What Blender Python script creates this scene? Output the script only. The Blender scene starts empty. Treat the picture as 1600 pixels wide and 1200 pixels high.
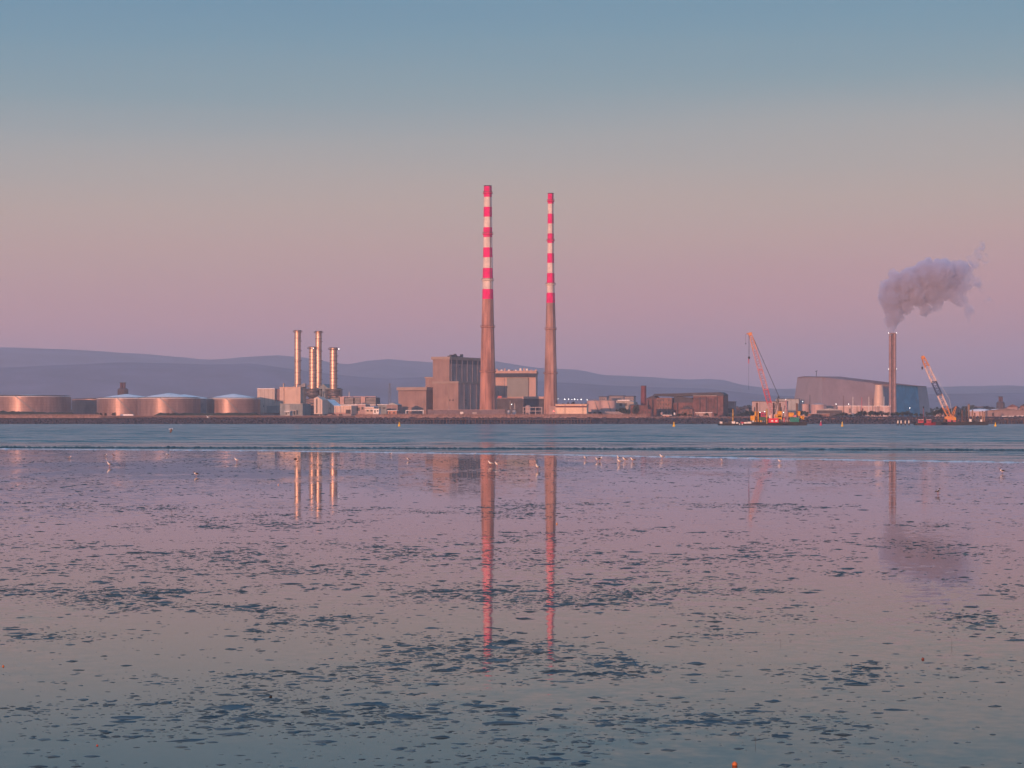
import bpy, math, random
import numpy as np
from mathutils import Vector, noise
random.seed(7)
S = bpy.context.scene
COL = S.collection
rad = math.radians
# ---------------------------------------------------------------- camera numbers
K = 3720.0          # focal length in photo pixels (1600 wide)
H = 2.4             # eye height above the water film
HY = 658.0          # horizon row
G = 6.0             # height of the quay land
def X(px, D): return (px - 800.0) / K * D
def Z(py, D): return H + (HY - py) / K * D
def P(px, py, D): return Vector((X(px, D), D, Z(py, D)))

# ---------------------------------------------------------------- materials
MATS = {}
def M(name, col=(.3, .3, .3), rough=.7, metal=0.0, vary=.25, scale=.3, stretch=(1, 1, 1), col2=None, streak=0.0, emit=None,
      bump=0.0, spec=.3, lines=None, linedir=0):
    if name in MATS: return MATS[name]
    m = bpy.data.materials.new(name); m.use_nodes = True
    nt = m.node_tree; N = nt.nodes; L = nt.links
    b = N['Principled BSDF']
    b.inputs['Roughness'].default_value = rough
    b.inputs['Metallic'].default_value = metal
    b.inputs['Specular IOR Level'].default_value = spec
    g = N.new('ShaderNodeNewGeometry')
    mp = N.new('ShaderNodeVectorMath'); mp.operation = 'MULTIPLY'; mp.inputs[1].default_value = stretch
    L.new(g.outputs['Position'], mp.inputs[0])
    nz = N.new('ShaderNodeTexNoise'); nz.inputs['Scale'].default_value = scale; nz.inputs['Detail'].default_value = 6
    nz.inputs['Roughness'].default_value = .65
    L.new(mp.outputs[0], nz.inputs['Vector'])
    rp = N.new('ShaderNodeValToRGB')
    c2 = col2 if col2 else tuple(c * (1 - vary * 1.4) for c in col)
    c1 = tuple(min(1, c * (1 + vary * .5)) for c in col)
    rp.color_ramp.elements[0].position = .32; rp.color_ramp.elements[0].color = (*c2, 1)
    rp.color_ramp.elements[1].position = .68; rp.color_ramp.elements[1].color = (*c1, 1)
    L.new(nz.outputs['Fac'], rp.inputs[0])
    out = rp.outputs[0]
    if streak > 0:
        m2 = N.new('ShaderNodeVectorMath'); m2.operation = 'MULTIPLY'; m2.inputs[1].default_value = (1, 1, .06)
        L.new(g.outputs['Position'], m2.inputs[0])
        n2 = N.new('ShaderNodeTexNoise'); n2.inputs['Scale'].default_value = .55; n2.inputs['Detail'].default_value = 4
        L.new(m2.outputs[0], n2.inputs['Vector'])
        r2 = N.new('ShaderNodeMapRange'); r2.inputs['From Min'].default_value = .4; r2.inputs['From Max'].default_value = .66
        r2.inputs['To Min'].default_value = 1; r2.inputs['To Max'].default_value = 1 - streak
        L.new(n2.outputs['Fac'], r2.inputs[0])
        mx = N.new('ShaderNodeVectorMath'); mx.operation = 'SCALE'
        L.new(out, mx.inputs[0]); L.new(r2.outputs[0], mx.inputs['Scale']); out = mx.outputs[0]
    if lines:                       # thin joints between cladding sheets, every `lines` metres
        sx = N.new('ShaderNodeSeparateXYZ'); L.new(g.outputs['Position'], sx.inputs[0])
        md = N.new('ShaderNodeMath'); md.operation = 'PINGPONG'; md.inputs[1].default_value = lines / 2
        L.new(sx.outputs[linedir], md.inputs[0])
        r3 = N.new('ShaderNodeMapRange'); r3.inputs['From Min'].default_value = 0; r3.inputs['From Max'].default_value = lines * .09
        r3.inputs['To Min'].default_value = .62; r3.inputs['To Max'].default_value = 1
        L.new(md.outputs[0], r3.inputs[0])
        mx = N.new('ShaderNodeVectorMath'); mx.operation = 'SCALE'
        L.new(out, mx.inputs[0]); L.new(r3.outputs[0], mx.inputs['Scale']); out = mx.outputs[0]
    L.new(out, b.inputs['Base Color'])
    if bump > 0:
        bp = N.new('ShaderNodeBump'); bp.inputs['Distance'].default_value = bump; bp.inputs['Strength'].default_value = .6
        L.new(nz.outputs['Fac'], bp.inputs['Height']); L.new(bp.outputs[0], b.inputs['Normal'])
    if emit:
        b.inputs['Emission Color'].default_value = (*emit[0], 1); b.inputs['Emission Strength'].default_value = emit[1]
    MATS[name] = m
    return m

conc = M('weathered_concrete', (.62, .30, .23), .9, scale=.12, streak=.42, vary=.35, stretch=(1, 1, .25))
conc2 = M('browner_concrete', (.48, .27, .22), .9, scale=.12, streak=.4, vary=.3, stretch=(1, 1, .25))
redp = M('red_band_paint', (.90, .004, .17), .8, scale=.25, vary=.22, streak=.18, spec=.05)
whitep = M('white_band_paint', (.80, .66, .58), .6, scale=.25, vary=.16, streak=.2)
ringm = M('dark_gallery_steel', (.12, .09, .10), .7)
flue = M('brushed_flue_metal', (.70, .48, .38), .46, metal=.65, scale=.6, vary=.25, stretch=(.3, .3, 1), streak=.25)
tankm = M('tank_steel', (.31, .21, .20), .42, metal=.28, scale=.25, vary=.22, stretch=(1, 1, .3), streak=.2, lines=2.6, linedir=2)
tankdk = M('dark_tank_steel', (.17, .19, .22), .4, metal=.3, scale=.25)
roofw = M('pale_roof_coating', (.88, .87, .90), .6, scale=.15, vary=.12)
beige = M('beige_cladding', (.52, .44, .40), .8, scale=.2, vary=.12, streak=.12, lines=4.2)
beige2 = M('warm_cladding', (.60, .44, .36), .8, scale=.2, vary=.12, streak=.1)
paleg = M('pale_grey_cladding', (.40, .40, .40), .8, scale=.2, vary=.15, lines=5)
greyg = M('grey_green_cladding', (.24, .27, .28), .8, scale=.2, vary=.2, lines=3)
darkg = M('dark_grey_steel', (.07, .075, .09), .6, scale=.4)
dark = M('dark_opening', (.03, .032, .04), .5)
steel = M('galvanised_steel', (.22, .22, .25), .5, metal=.4)
hallm = M('brown_render', (.31, .205, .18), .9, scale=.1, vary=.18, streak=.15)
hallr = M('ribbed_brown_cladding', (.40, .29, .28), .8, scale=.1, vary=.2, streak=.3)
hallt = M('pale_brown_coping', (.33, .25, .22), .85, scale=.15, vary=.12)
ribm = M('mullion_grey', (.24, .21, .23), .8)
glassd = M('dark_strip_glass', (.05, .05, .065), .5, spec=.3)
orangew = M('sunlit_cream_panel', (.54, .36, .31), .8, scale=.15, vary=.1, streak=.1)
greyp = M('sage_grey_panel', (.27, .27, .26), .8, scale=.15, vary=.1, lines=1.6, linedir=2)
brick = M('dark_red_brick', (.21, .10, .09), .95, scale=.25, vary=.4, streak=.3)
brick2 = M('orange_stained_brick', (.30, .16, .13), .95, scale=.35, vary=.45, streak=.3)
slate = M('dark_slate_roof', (.07, .065, .075), .8, scale=.3, vary=.3)
inc = M('mauve_metal_skin', (.36, .27, .29), .7, scale=.06, vary=.12, streak=.12)
inc2 = M('pale_mauve_skin', (.46, .35, .36), .75, scale=.06, vary=.15)
teal = M('teal_blue_skin', (.025, .18, .36), .5, scale=.1, vary=.25, streak=.25)
stackm = M('dusky_pink_stack', (.34, .22, .22), .6, metal=.2, scale=.3)
yell = M('safety_yellow_paint', (.70, .34, .03), .55, scale=.8, vary=.25)
orng = M('orange_crane_paint', (.62, .25, .09), .55, scale=.8, vary=.2)
redc = M('red_crane_paint', (.55, .11, .15), .55, scale=.8, vary=.2)
pinkw = M('faded_red_white_paint', (.58, .32, .35), .6, scale=1.2, vary=.3)
redb = M('bright_red_paint', (.68, .02, .06), .5, scale=.8, vary=.2)
bluec = M('navy_blue_paint', (.05, .08, .17), .5, scale=.8)
whitec = M('white_paint', (.74, .72, .70), .5, scale=.8, vary=.15)
green = M('green_container_paint', (.02, .22, .18), .5, scale=.8, vary=.2)
hull = M('black_hull', (.035, .04, .05), .5, scale=.6)
rust = M('rusty_leg_steel', (.16, .09, .07), .8, scale=.8, vary=.4)
rockm = M('armour_rock', (.065, .058, .075), .95, scale=.5, vary=.55)
rocklit = M('quay_masonry', (.30, .20, .19), .95, scale=.7, vary=.5)
timber = M('old_timber', (.10, .07, .065), .95, scale=.8, vary=.5)
weedbank = M('grassy_bank_green', (.035, .05, .035), .95, scale=.3, vary=.5)
land = M('quay_ground', (.10, .09, .08), .95, scale=.02, vary=.4)
hillm = M('hill_haze_tint', (.18, .15, .215), 1.0, scale=.004, vary=.35)  # heath colour paled and tinted lavender to carry part of the distance haze
leafm = M('tree_foliage', (.035, .055, .035), .9, scale=.25, vary=.6)
trunkm = M('tree_bark', (.07, .05, .04), .9)
lampm = M('lit_lamp', (1, .95, .9), .5, emit=((1, .93, .85), 4))
redlamp = M('lit_red_lamp', (1, .1, .1), .5, emit=((1, .12, .1), 4))
white_f = M('gull_white_feathers', (.82, .78, .76), .8, vary=.08, scale=20)
grey_f = M('gull_grey_feathers', (.33, .33, .36), .8, vary=.15, scale=20)
dark_f = M('black_feathers', (.03, .028, .03), .8, scale=20)
brown_f = M('brown_feathers', (.18, .11, .08), .8, scale=20)
bill_o = M('orange_bill', (.75, .16, .04), .5)
leg_p = M('pinkish_legs', (.5, .2, .17), .6)
house_m = M('far_house_render', (.36, .28, .26), .9, scale=.1)
house_m2 = M('far_house_brick', (.20, .13, .12), .9, scale=.1)
shellm = M('orange_shell', (.50, .15, .05), .6, scale=60)
stickm = M('driftwood', (.06, .045, .04), .9, scale=30)
mudm = M('dark_weedy_mud', (.085, .145, .170), .9, col2=(.026, .048, .060), scale=3.0, spec=.25, bump=.004)

# ---------------------------------------------------------------- mesh building
ORG = {}
class MB:
    def __init__(s): s.v = []; s.f = []
    def add(s, v, f):
        o = len(s.v); s.v += [tuple(p) for p in v]; s.f += [tuple(i + o for i in q) for q in f]; return s
    def hexa(s, p):
        return s.add(p, [(0, 3, 2, 1), (4, 5, 6, 7), (0, 1, 5, 4), (1, 2, 6, 5), (2, 3, 7, 6), (3, 0, 4, 7)])
    def box(s, x0, x1, y0, y1, z0, z1):
        return s.hexa([(x0, y0, z0), (x1, y0, z0), (x1, y1, z0), (x0, y1, z0), (x0, y0, z1), (x1, y0, z1), (x1, y1, z1), (x0, y1, z1)])
    def fbox(s, fr, u0, u1, v0, v1, z0, z1):
        return s.hexa([fr.p(u0, v0, z0), fr.p(u1, v0, z0), fr.p(u1, v1, z0), fr.p(u0, v1, z0),
                       fr.p(u0, v0, z1), fr.p(u1, v0, z1), fr.p(u1, v1, z1), fr.p(u0, v1, z1)])
    def prism(s, pts, fr, v0, v1):          # pts: (u, z) outline, anticlockwise
        n = len(pts)
        v = [fr.p(u, v0, z) for u, z in pts] + [fr.p(u, v1, z) for u, z in pts]
        f = [tuple(range(n)), tuple(range(2 * n - 1, n - 1, -1))] + [(i, i + n, (i + 1) % n + n, (i + 1) % n) for i in range(n)]
        return s.add(v, f)
    def tube(s, a, b, r, n=6, r2=None):
        a = Vector(a); b = Vector(b); r2 = r if r2 is None else r2
        d = (b - a).normalized(); t = Vector((0, 0, 1)) if abs(d.z) < .9 else Vector((1, 0, 0))
        e = d.cross(t).normalized(); g = d.cross(e)
        v = []
        for c, q in ((a, r), (b, r2)):
            for i in range(n):
                w = 2 * math.pi * i / n; v.append(c + (e * math.cos(w) + g * math.sin(w)) * q)
        f = [(i, (i + 1) % n, (i + 1) % n + n, i + n) for i in range(n)] + [tuple(range(n - 1, -1, -1)), tuple(range(n, 2 * n))]
        return s.add(v, f)
    def lathe(s, cx, cy, prof, n=24, a0=0, sy=1):
        v = []; f = []
        for z, r in prof:
            for i in range(n):
                w = a0 + 2 * math.pi * i / n; v.append((cx + r * math.cos(w), cy + sy * r * math.sin(w), z))
        for k in range(len(prof) - 1):
            for i in range(n):
                j = (i + 1) % n
                f.append((k * n + i, k * n + j, (k + 1) * n + j, (k + 1) * n + i))
        f.append(tuple(range(n - 1, -1, -1))); f.append(tuple(range((len(prof) - 1) * n, len(prof) * n)))
        return s.add(v, f)
    def build(s, name, mat, parent=None, loc=None, label=None, smooth=False):
        o3 = ORG.get(parent.name, Vector((0, 0, 0))) if parent else Vector(loc or (0, 0, 0))
        me = bpy.data.meshes.new(name)
        me.from_pydata([(p[0] - o3.x, p[1] - o3.y, p[2] - o3.z) for p in s.v], [], s.f)
        me.materials.append(mat); me.validate()
        me.polygons.foreach_set('use_smooth', [True] * len(me.polygons)); me.set_sharp_from_angle(angle=rad(38))
        o = bpy.data.objects.new(name, me); COL.objects.link(o)
        if parent: o.parent = parent; ORG[o.name] = o3
        else: o.location = o3; ORG[o.name] = o3
        if label: o['label'] = label
        return o
class Fr:                                   # a building's own axes; origin = right front corner
    def __init__(s, px, D, yaw=0):
        a = rad(yaw); s.C = (X(px, D), D); s.ux, s.uy = math.cos(a), math.sin(a); s.vx, s.vy = -math.sin(a), math.cos(a); s.D = D
    def p(s, u, v, z): return (s.C[0] + u * s.ux + v * s.vx, s.C[1] + u * s.uy + v * s.vy, z)
    def u(s, px, v=0):
        q = (px - 800) / K; cx = s.C[0] + v * s.vx; cy = s.C[1] + v * s.vy
        return (q * cy - cx) / (s.ux - q * s.uy)
    def v(s, px):
        q = (px - 800) / K; return (q * s.C[1] - s.C[0]) / (s.vx - q * s.vy)
    def z(s, py): return Z(py, s.D)
    def front(s, mb, a, b, yt, yb, out=.3, inn=.3):
        return mb.fbox(s, s.u(a), s.u(b), -out, inn, s.z(yb), s.z(yt))
    def side(s, mb, a, b, yt, yb, out=.3, inn=.3):
        return mb.fbox(s, -inn, out, s.v(a), s.v(b), s.z(yb), s.z(yt))
def tag(o, label=None, cat=None, group=None, kind=None):
    if label: o['label'] = label
    if cat: o['category'] = cat
    if group: o['group'] = group
    if kind: o['kind'] = kind
    return o
def thing(name, loc, label, cat, group=None):
    o = bpy.data.objects.new(name, None); COL.objects.link(o); o.location = loc
    o.empty_display_size = .5
    ORG[o.name] = Vector(loc); return tag(o, label, cat, group)
def copy_tree(o, parent=None):
    c = o.copy(); COL.objects.link(c); c.parent = parent
    for ch in list(o.children): copy_tree(ch, c)
    return c
def np_mesh(name, V, F, mat, smooth=False):
    me = bpy.data.meshes.new(name)
    n = len(V); k = F.shape[1]
    me.vertices.add(n); me.vertices.foreach_set('co', V.astype(np.float32).ravel())
    me.loops.add(F.size); me.loops.foreach_set('vertex_index', F.astype(np.int32).ravel())
    me.polygons.add(len(F)); me.polygons.foreach_set('loop_start', np.arange(0, F.size, k, dtype=np.int32))
    me.update(calc_edges=True); me.validate()
    if smooth: me.polygons.foreach_set('use_smooth', [True] * len(me.polygons))
    me.materials.append(mat)
    o = bpy.data.objects.new(name, me); COL.objects.link(o); return o
def interp(x, pts):
    return float(np.interp(x, [p[0] for p in pts], [p[1] for p in pts]))

# ---------------------------------------------------------------- world, sun, camera
SUN_AZ = 24.0; SUN_EL = 3.2
w = bpy.data.worlds.new("World"); S.world = w; w.use_nodes = True
nt = w.node_tree; N = nt.nodes; L = nt.links; bg = N['Background']
sk = N.new('ShaderNodeTexSky'); sk.sky_type = 'NISHITA'; sk.sun_disc = False
sk.sun_elevation = rad(SUN_EL); sk.sun_rotation = rad(180 + SUN_AZ)
tc = N.new('ShaderNodeTexCoord'); sp = N.new('ShaderNodeSeparateXYZ'); L.new(tc.outputs['Generated'], sp.inputs[0])
sv = N.new('ShaderNodeVectorMath'); sv.operation = 'MULTIPLY'; sv.inputs[1].default_value = (1.5, 1.5, 22); L.new(tc.outputs['Generated'], sv.inputs[0])
sn = N.new('ShaderNodeTexNoise'); sn.inputs['Scale'].default_value = 2.2; sn.inputs['Detail'].default_value = 4; L.new(sv.outputs[0], sn.inputs['Vector'])
sm_ = N.new('ShaderNodeMath'); sm_.operation = 'MULTIPLY_ADD'; sm_.inputs[1].default_value = .014; sm_.inputs[2].default_value = -.007; L.new(sn.outputs['Fac'], sm_.inputs[0])
sa_ = N.new('ShaderNodeMath'); sa_.operation = 'ADD'; L.new(sp.outputs[2], sa_.inputs[0]); L.new(sm_.outputs[0], sa_.inputs[1])
sx_ = N.new('ShaderNodeMath'); sx_.operation = 'MULTIPLY_ADD'; sx_.inputs[1].default_value = -.022; L.new(sp.outputs[0], sx_.inputs[0]); L.new(sa_.outputs[0], sx_.inputs[2])
mxz = N.new('ShaderNodeMath'); mxz.operation = 'MAXIMUM'; mxz.inputs[1].default_value = 0; L.new(sx_.outputs[0], mxz.inputs[0])
sq = N.new('ShaderNodeMath'); sq.operation = 'SQRT'; L.new(mxz.outputs[0], sq.inputs[0])
rp = N.new('ShaderNodeValToRGB'); L.new(sq.outputs[0], rp.inputs[0])
def lin(c): return tuple(((x / 255 + .055) / 1.055) ** 2.4 if x > 10 else x / 255 / 12.92 for x in c)
stops = [(0, (150, 126, 152)), (.010, (158, 128, 154)), (.022, (182, 134, 151)), (.032, (188, 137, 148)), (.045, (194, 142, 147)),
         (.060, (191, 148, 148)), (.075, (188, 156, 149)), (.090, (181, 161, 152)), (.105, (169, 161, 156)), (.120, (156, 159, 159)),
         (.140, (126, 151, 161)), (.160, (106, 144, 163)), (.18, (94, 138, 163)), (.26, (106, 152, 190)), (.45, (118, 166, 204)), (1.0, (105, 150, 195))]
cr = rp.color_ramp
while len(cr.elements) > 1: cr.elements.remove(cr.elements[0])
for i, (z, c) in enumerate(stops):
    e = cr.elements[0] if i == 0 else cr.elements.new(math.sqrt(z))
    if i == 0: e.position = 0
    e.color = (*lin(c), 1)
mixs = N.new('ShaderNodeMix'); mixs.data_type = 'RGBA'; mixs.blend_type = 'ADD'; mixs.inputs[0].default_value = .012
L.new(rp.outputs[0], mixs.inputs[6]); L.new(sk.outputs[0], mixs.inputs[7])
L.new(mixs.outputs[2], bg.inputs[0]); bg.inputs[1].default_value = 1.0
sl = bpy.data.lights.new('sun', 'SUN'); sl.energy = 5.0; sl.color = (1, .47, .29); sl.angle = rad(.6)
so = bpy.data.objects.new('sun', sl); COL.objects.link(so)
az = rad(SUN_AZ); el = rad(SUN_EL)
sd = Vector((-math.sin(az) * math.cos(el), -math.cos(az) * math.cos(el), math.sin(el)))   # towards the sun
so.rotation_euler = sd.to_track_quat('Z', 'Y').to_euler()
cam = bpy.data.cameras.new('camera'); co = bpy.data.objects.new('camera', cam); COL.objects.link(co)
co.location = (0, 0, H); co.rotation_euler = (rad(90), 0, 0); cam.sensor_width = 36; cam.lens = K / 1600 * 36
cam.shift_y = (HY - 600) / 1600; cam.clip_start = .5; cam.clip_end = 40000; S.camera = co
S.view_settings.view_transform = 'Standard'; S.view_settings.look = 'None'; S.view_settings.gamma = 1; S.view_settings.exposure = .08
S.cycles.volume_bounces = 3; S.cycles.max_bounces = 6; S.cycles.use_denoising = True

# ---------------------------------------------------------------- haze
hm = bpy.data.materials.new('evening_air'); hm.use_nodes = True
n_ = hm.node_tree.nodes; n_.remove(n_['Principled BSDF'])
pv = n_.new('ShaderNodeVolumePrincipled'); pv.inputs['Density'].default_value = 9.5e-5; pv.inputs['Color'].default_value = (.94, .91, 1.0, 1)
pv.inputs['Anisotropy'].default_value = .2
hm.node_tree.links.new(pv.outputs[0], n_['Material Output'].inputs['Volume'])
hb = MB().box(-5200, 5200, -400, 14500, -5.0, 420).build('haze', hm); tag(hb, 'pale evening haze over the bay', 'haze', kind='stuff')

# ---------------------------------------------------------------- ground, sea, hills
EDGE = [(-400, 700.6), (0, 701.6), (400, 704.2), (700, 708.5), (900, 711.3), (1100, 715), (1300, 718.5), (1600, 722.8), (2000, 729)]
def edgeD(px): return H * K / (interp(px, EDGE) - HY)
# wet sand flat: mirror film of water over dark sand
wm = bpy.data.materials.new('wet_sand_film'); wm.use_nodes = True
nt = wm.node_tree; N = nt.nodes; L = nt.links; b = N['Principled BSDF']
def node(t, **kw):
    n = N.new(t)
    for k, v in kw.items():
        if k in n.inputs.keys(): n.inputs[k].default_value = v
        else: setattr(n, k, v)
    return n
geo = node('ShaderNodeNewGeometry')
def slope_normal(pos, sc, sc2, amp_socket, stretch=(1, 1, 1)):
    mp = node('ShaderNodeVectorMath', operation='MULTIPLY'); mp.inputs[1].default_value = stretch; L.new(pos, mp.inputs[0])
    a = node('ShaderNodeTexNoise', Scale=sc, Detail=3.0); L.new(mp.outputs[0], a.inputs['Vector'])
    c = node('ShaderNodeTexNoise', Scale=sc2, Detail=2.0); L.new(mp.outputs[0], c.inputs['Vector'])
    ad = node('ShaderNodeVectorMath', operation='ADD'); L.new(a.outputs['Color'], ad.inputs[0]); L.new(c.outputs['Color'], ad.inputs[1])
    sb = node('ShaderNodeVectorMath', operation='SUBTRACT'); sb.inputs[1].default_value = (1, 1, 1); L.new(ad.outputs[0], sb.inputs[0])
    sc_ = node('ShaderNodeVectorMath', operation='SCALE'); L.new(sb.outputs[0], sc_.inputs[0]); L.new(amp_socket, sc_.inputs['Scale'])
    ml = node('ShaderNodeVectorMath', operation='MULTIPLY'); ml.inputs[1].default_value = (1, 1, 0); L.new(sc_.outputs[0], ml.inputs[0])
    a2 = node('ShaderNodeVectorMath', operation='ADD'); a2.inputs[1].default_value = (0, 0, 1); L.new(ml.outputs[0], a2.inputs[0])
    nm = node('ShaderNodeVectorMath', operation='NORMALIZE'); L.new(a2.outputs[0], nm.inputs[0]); return nm.outputs[0]
big = node('ShaderNodeTexNoise', Scale=.09, Detail=5.0, Roughness=.6)
m1 = node('ShaderNodeVectorMath', operation='MULTIPLY'); m1.inputs[1].default_value = (1, .45, 1)
L.new(geo.outputs['Position'], m1.inputs[0]); L.new(m1.outputs[0], big.inputs['Vector'])
r1 = node('ShaderNodeMapRange'); r1.inputs['From Min'].default_value = .44; r1.inputs['From Max'].default_value = .60
r1.inputs['To Min'].default_value = .0020; r1.inputs['To Max'].default_value = .04
L.new(big.outputs['Fac'], r1.inputs[0])
# the film is thinner and more wind-rippled far out
sy = node('ShaderNodeSeparateXYZ'); L.new(geo.outputs['Position'], sy.inputs[0])
r2 = node('ShaderNodeMapRange'); r2.inputs['From Min'].default_value = 60; r2.inputs['From Max'].default_value = 150
r2.inputs['To Min'].default_value = 1; r2.inputs['To Max'].default_value = 2.6; L.new(sy.outputs[1], r2.inputs[0])
mm = node('ShaderNodeMath', operation='MULTIPLY'); L.new(r1.outputs[0], mm.inputs[0]); L.new(r2.outputs[0], mm.inputs[1])
L.new(slope_normal(geo.outputs['Position'], 9.0, 3.0, mm.outputs[0], (1, .8, 1)), b.inputs['Normal'])
sandn = node('ShaderNodeTexNoise', Scale=.8, Detail=6.0); L.new(geo.outputs['Position'], sandn.inputs['Vector'])
sr = node('ShaderNodeValToRGB'); sr.color_ramp.elements[0].color = (.008, .014, .017, 1); sr.color_ramp.elements[1].color = (.022, .028, .030, 1)
sr.color_ramp.elements[0].position = .35; sr.color_ramp.elements[1].position = .65
L.new(sandn.outputs['Fac'], sr.inputs[0]); L.new(sr.outputs[0], b.inputs['Base Color'])
b.inputs['Roughness'].default_value = .035; b.inputs['IOR'].default_value = 1.30; b.inputs['Specular IOR Level'].default_value = .36
mb = MB()
top = [(X(p, edgeD(p)), edgeD(p)) for p in range(-400, 2001, 50)]
top = [(-1500, edgeD(-400))] + top + [(1500, edgeD(2000))]
vv = [(x, y, .004) for x, y in top] + [(x, -120, .004) for x, y in top]
n = len(top)
mb.add(vv, [(i + n, i + 1 + n, i + 1, i) for i in range(n - 1)])
tag(mb.build('wet_sand', wm), 'mirror-wet tidal sand flat', 'sand flat', kind='structure')

# sea: low waves of real height near the edge, ripple normals further out
wm = bpy.data.materials.new('sea_water'); wm.use_nodes = True
nt = wm.node_tree; N = nt.nodes; L = nt.links; b = N['Principled BSDF']
geo = node('ShaderNodeNewGeometry'); sy = node('ShaderNodeSeparateXYZ'); L.new(geo.outputs['Position'], sy.inputs[0])
big = node('ShaderNodeTexNoise', Scale=.012, Detail=4.0)
m1 = node('ShaderNodeVectorMath', operation='MULTIPLY'); m1.inputs[1].default_value = (.35, 1, 1)
L.new(geo.outputs['Position'], m1.inputs[0]); L.new(m1.outputs[0], big.inputs['Vector'])
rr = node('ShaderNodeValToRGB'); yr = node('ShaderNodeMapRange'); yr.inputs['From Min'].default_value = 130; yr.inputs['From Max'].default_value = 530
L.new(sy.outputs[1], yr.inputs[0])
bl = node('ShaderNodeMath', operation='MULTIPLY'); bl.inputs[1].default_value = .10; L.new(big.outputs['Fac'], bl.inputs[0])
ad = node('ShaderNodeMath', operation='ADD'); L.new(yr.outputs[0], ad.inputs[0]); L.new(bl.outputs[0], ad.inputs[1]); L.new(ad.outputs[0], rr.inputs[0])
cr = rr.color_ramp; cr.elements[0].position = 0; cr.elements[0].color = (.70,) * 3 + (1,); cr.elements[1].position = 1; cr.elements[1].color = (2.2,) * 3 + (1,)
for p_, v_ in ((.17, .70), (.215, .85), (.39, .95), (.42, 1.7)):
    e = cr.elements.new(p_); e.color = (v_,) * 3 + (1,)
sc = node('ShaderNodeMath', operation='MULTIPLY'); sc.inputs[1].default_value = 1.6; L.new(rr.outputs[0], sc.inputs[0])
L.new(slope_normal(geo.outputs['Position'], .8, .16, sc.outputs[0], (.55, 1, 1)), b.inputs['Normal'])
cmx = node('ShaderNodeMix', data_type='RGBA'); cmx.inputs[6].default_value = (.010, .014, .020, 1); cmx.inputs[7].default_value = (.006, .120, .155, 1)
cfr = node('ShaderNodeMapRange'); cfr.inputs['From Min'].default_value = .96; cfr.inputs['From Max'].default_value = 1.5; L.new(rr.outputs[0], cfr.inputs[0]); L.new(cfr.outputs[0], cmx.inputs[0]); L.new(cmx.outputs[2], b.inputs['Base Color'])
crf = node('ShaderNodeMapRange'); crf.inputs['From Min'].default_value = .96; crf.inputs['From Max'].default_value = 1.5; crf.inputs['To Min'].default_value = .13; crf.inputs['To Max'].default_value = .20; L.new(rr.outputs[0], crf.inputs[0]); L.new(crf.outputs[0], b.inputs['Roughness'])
b.inputs['IOR'].default_value = 1.34
def waveD(px): return H * K / (interp(px, [(-600, 699.3), (0, 699.9), (400, 700.8), (800, 702.0), (1200, 703.2), (1600, 704.2), (2200, 705)]) - HY)
cols = list(range(-24000, -700, 400)) + list(range(-700, 2301, 3)) + list(range(2600, 26000, 400)); V = []; rows = 0
rel = [-8, -1.3, -.85, -.6, -.42, -.2, 0, .4, 1.0, 2, 3.5, 6]          # the dark wave
hgt = [0, 0, .03, .12, .22, .25, .23, .17, .10, .04, .01, 0]
rel2 = [-3, -1, 0, 1.2, 3]; hgt2 = [0, .05, .12, .05, 0]               # a second low swell
grid = []
for px in cols:
    D0 = waveD(px); jit = noise.noise((px * .021, 0, 3)) * 1.2; a = .62 + .22 * noise.noise((px * .035, 5, 0)) + .42 * noise.noise((px * .23, 9, 0)) + .25 * noise.noise((px * .61, 2, 0))
    e = min(edgeD(px), D0 - 12) - 3
    col = [(e, 0), (e + 3, 0)]
    col += [(D0 + r + jit, h * a) for r, h in zip(rel, hgt)]
    D1 = 282 + noise.noise((px * .01, 2, 0)) * 3; f = max(0, 1 - max(0, px - 500) / 700.) * (.8 + .5 * noise.noise((px * .05, 1, 1)))
    col += [(D1 + r, h * f) for r, h in zip(rel2, hgt2)]
    for k, q in enumerate((330, 400, 520, 700, 1000, 1500, 2080)): col.append((q, 0))
    grid.append([(X(px, d), d, z) for d, z in col])
nr = len(grid[0]); V = np.array(grid).reshape(-1, 3); nc = len(cols)
F = np.array([(i * nr + j, (i + 1) * nr + j, (i + 1) * nr + j + 1, i * nr + j + 1) for i in range(nc - 1) for j in range(nr - 1)])
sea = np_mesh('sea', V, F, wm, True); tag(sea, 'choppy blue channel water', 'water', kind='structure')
# raised pale strip standing in for wet sheen along the sand edge
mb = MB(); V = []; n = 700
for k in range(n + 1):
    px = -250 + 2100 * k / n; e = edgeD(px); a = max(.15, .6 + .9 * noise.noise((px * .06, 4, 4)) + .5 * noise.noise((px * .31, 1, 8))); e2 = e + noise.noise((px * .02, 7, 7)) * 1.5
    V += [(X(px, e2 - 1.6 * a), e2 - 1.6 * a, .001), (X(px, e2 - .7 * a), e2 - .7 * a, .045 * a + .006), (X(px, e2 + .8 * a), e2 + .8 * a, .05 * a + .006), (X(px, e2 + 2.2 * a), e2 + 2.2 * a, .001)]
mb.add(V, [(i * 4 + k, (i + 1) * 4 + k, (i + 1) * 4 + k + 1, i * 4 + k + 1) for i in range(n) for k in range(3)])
tag(mb.build('sheen_strip', M('pale_sheen_tint', (.80, .77, .78), .9, scale=1.2, vary=.25)), 'thin pale strip modelled as wet sheen where the channel meets the sand', 'sheen_strip', kind='stuff')
# land: quay ground reaching to the hills
mb = MB(); mb.box(-5100, 5100, 2068, 14400, -4.5, G); tag(mb.build('land', land), 'low quay land behind the shore wall', 'ground', kind='structure')
# seabed under everything
mb = MB(); mb.box(-5100, 5100, -390, 2100, -4.6, -4.2); tag(mb.build('seabed', M('seabed_mud', (.03, .035, .035))), 'dark seabed mud', 'ground', kind='structure')

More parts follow.
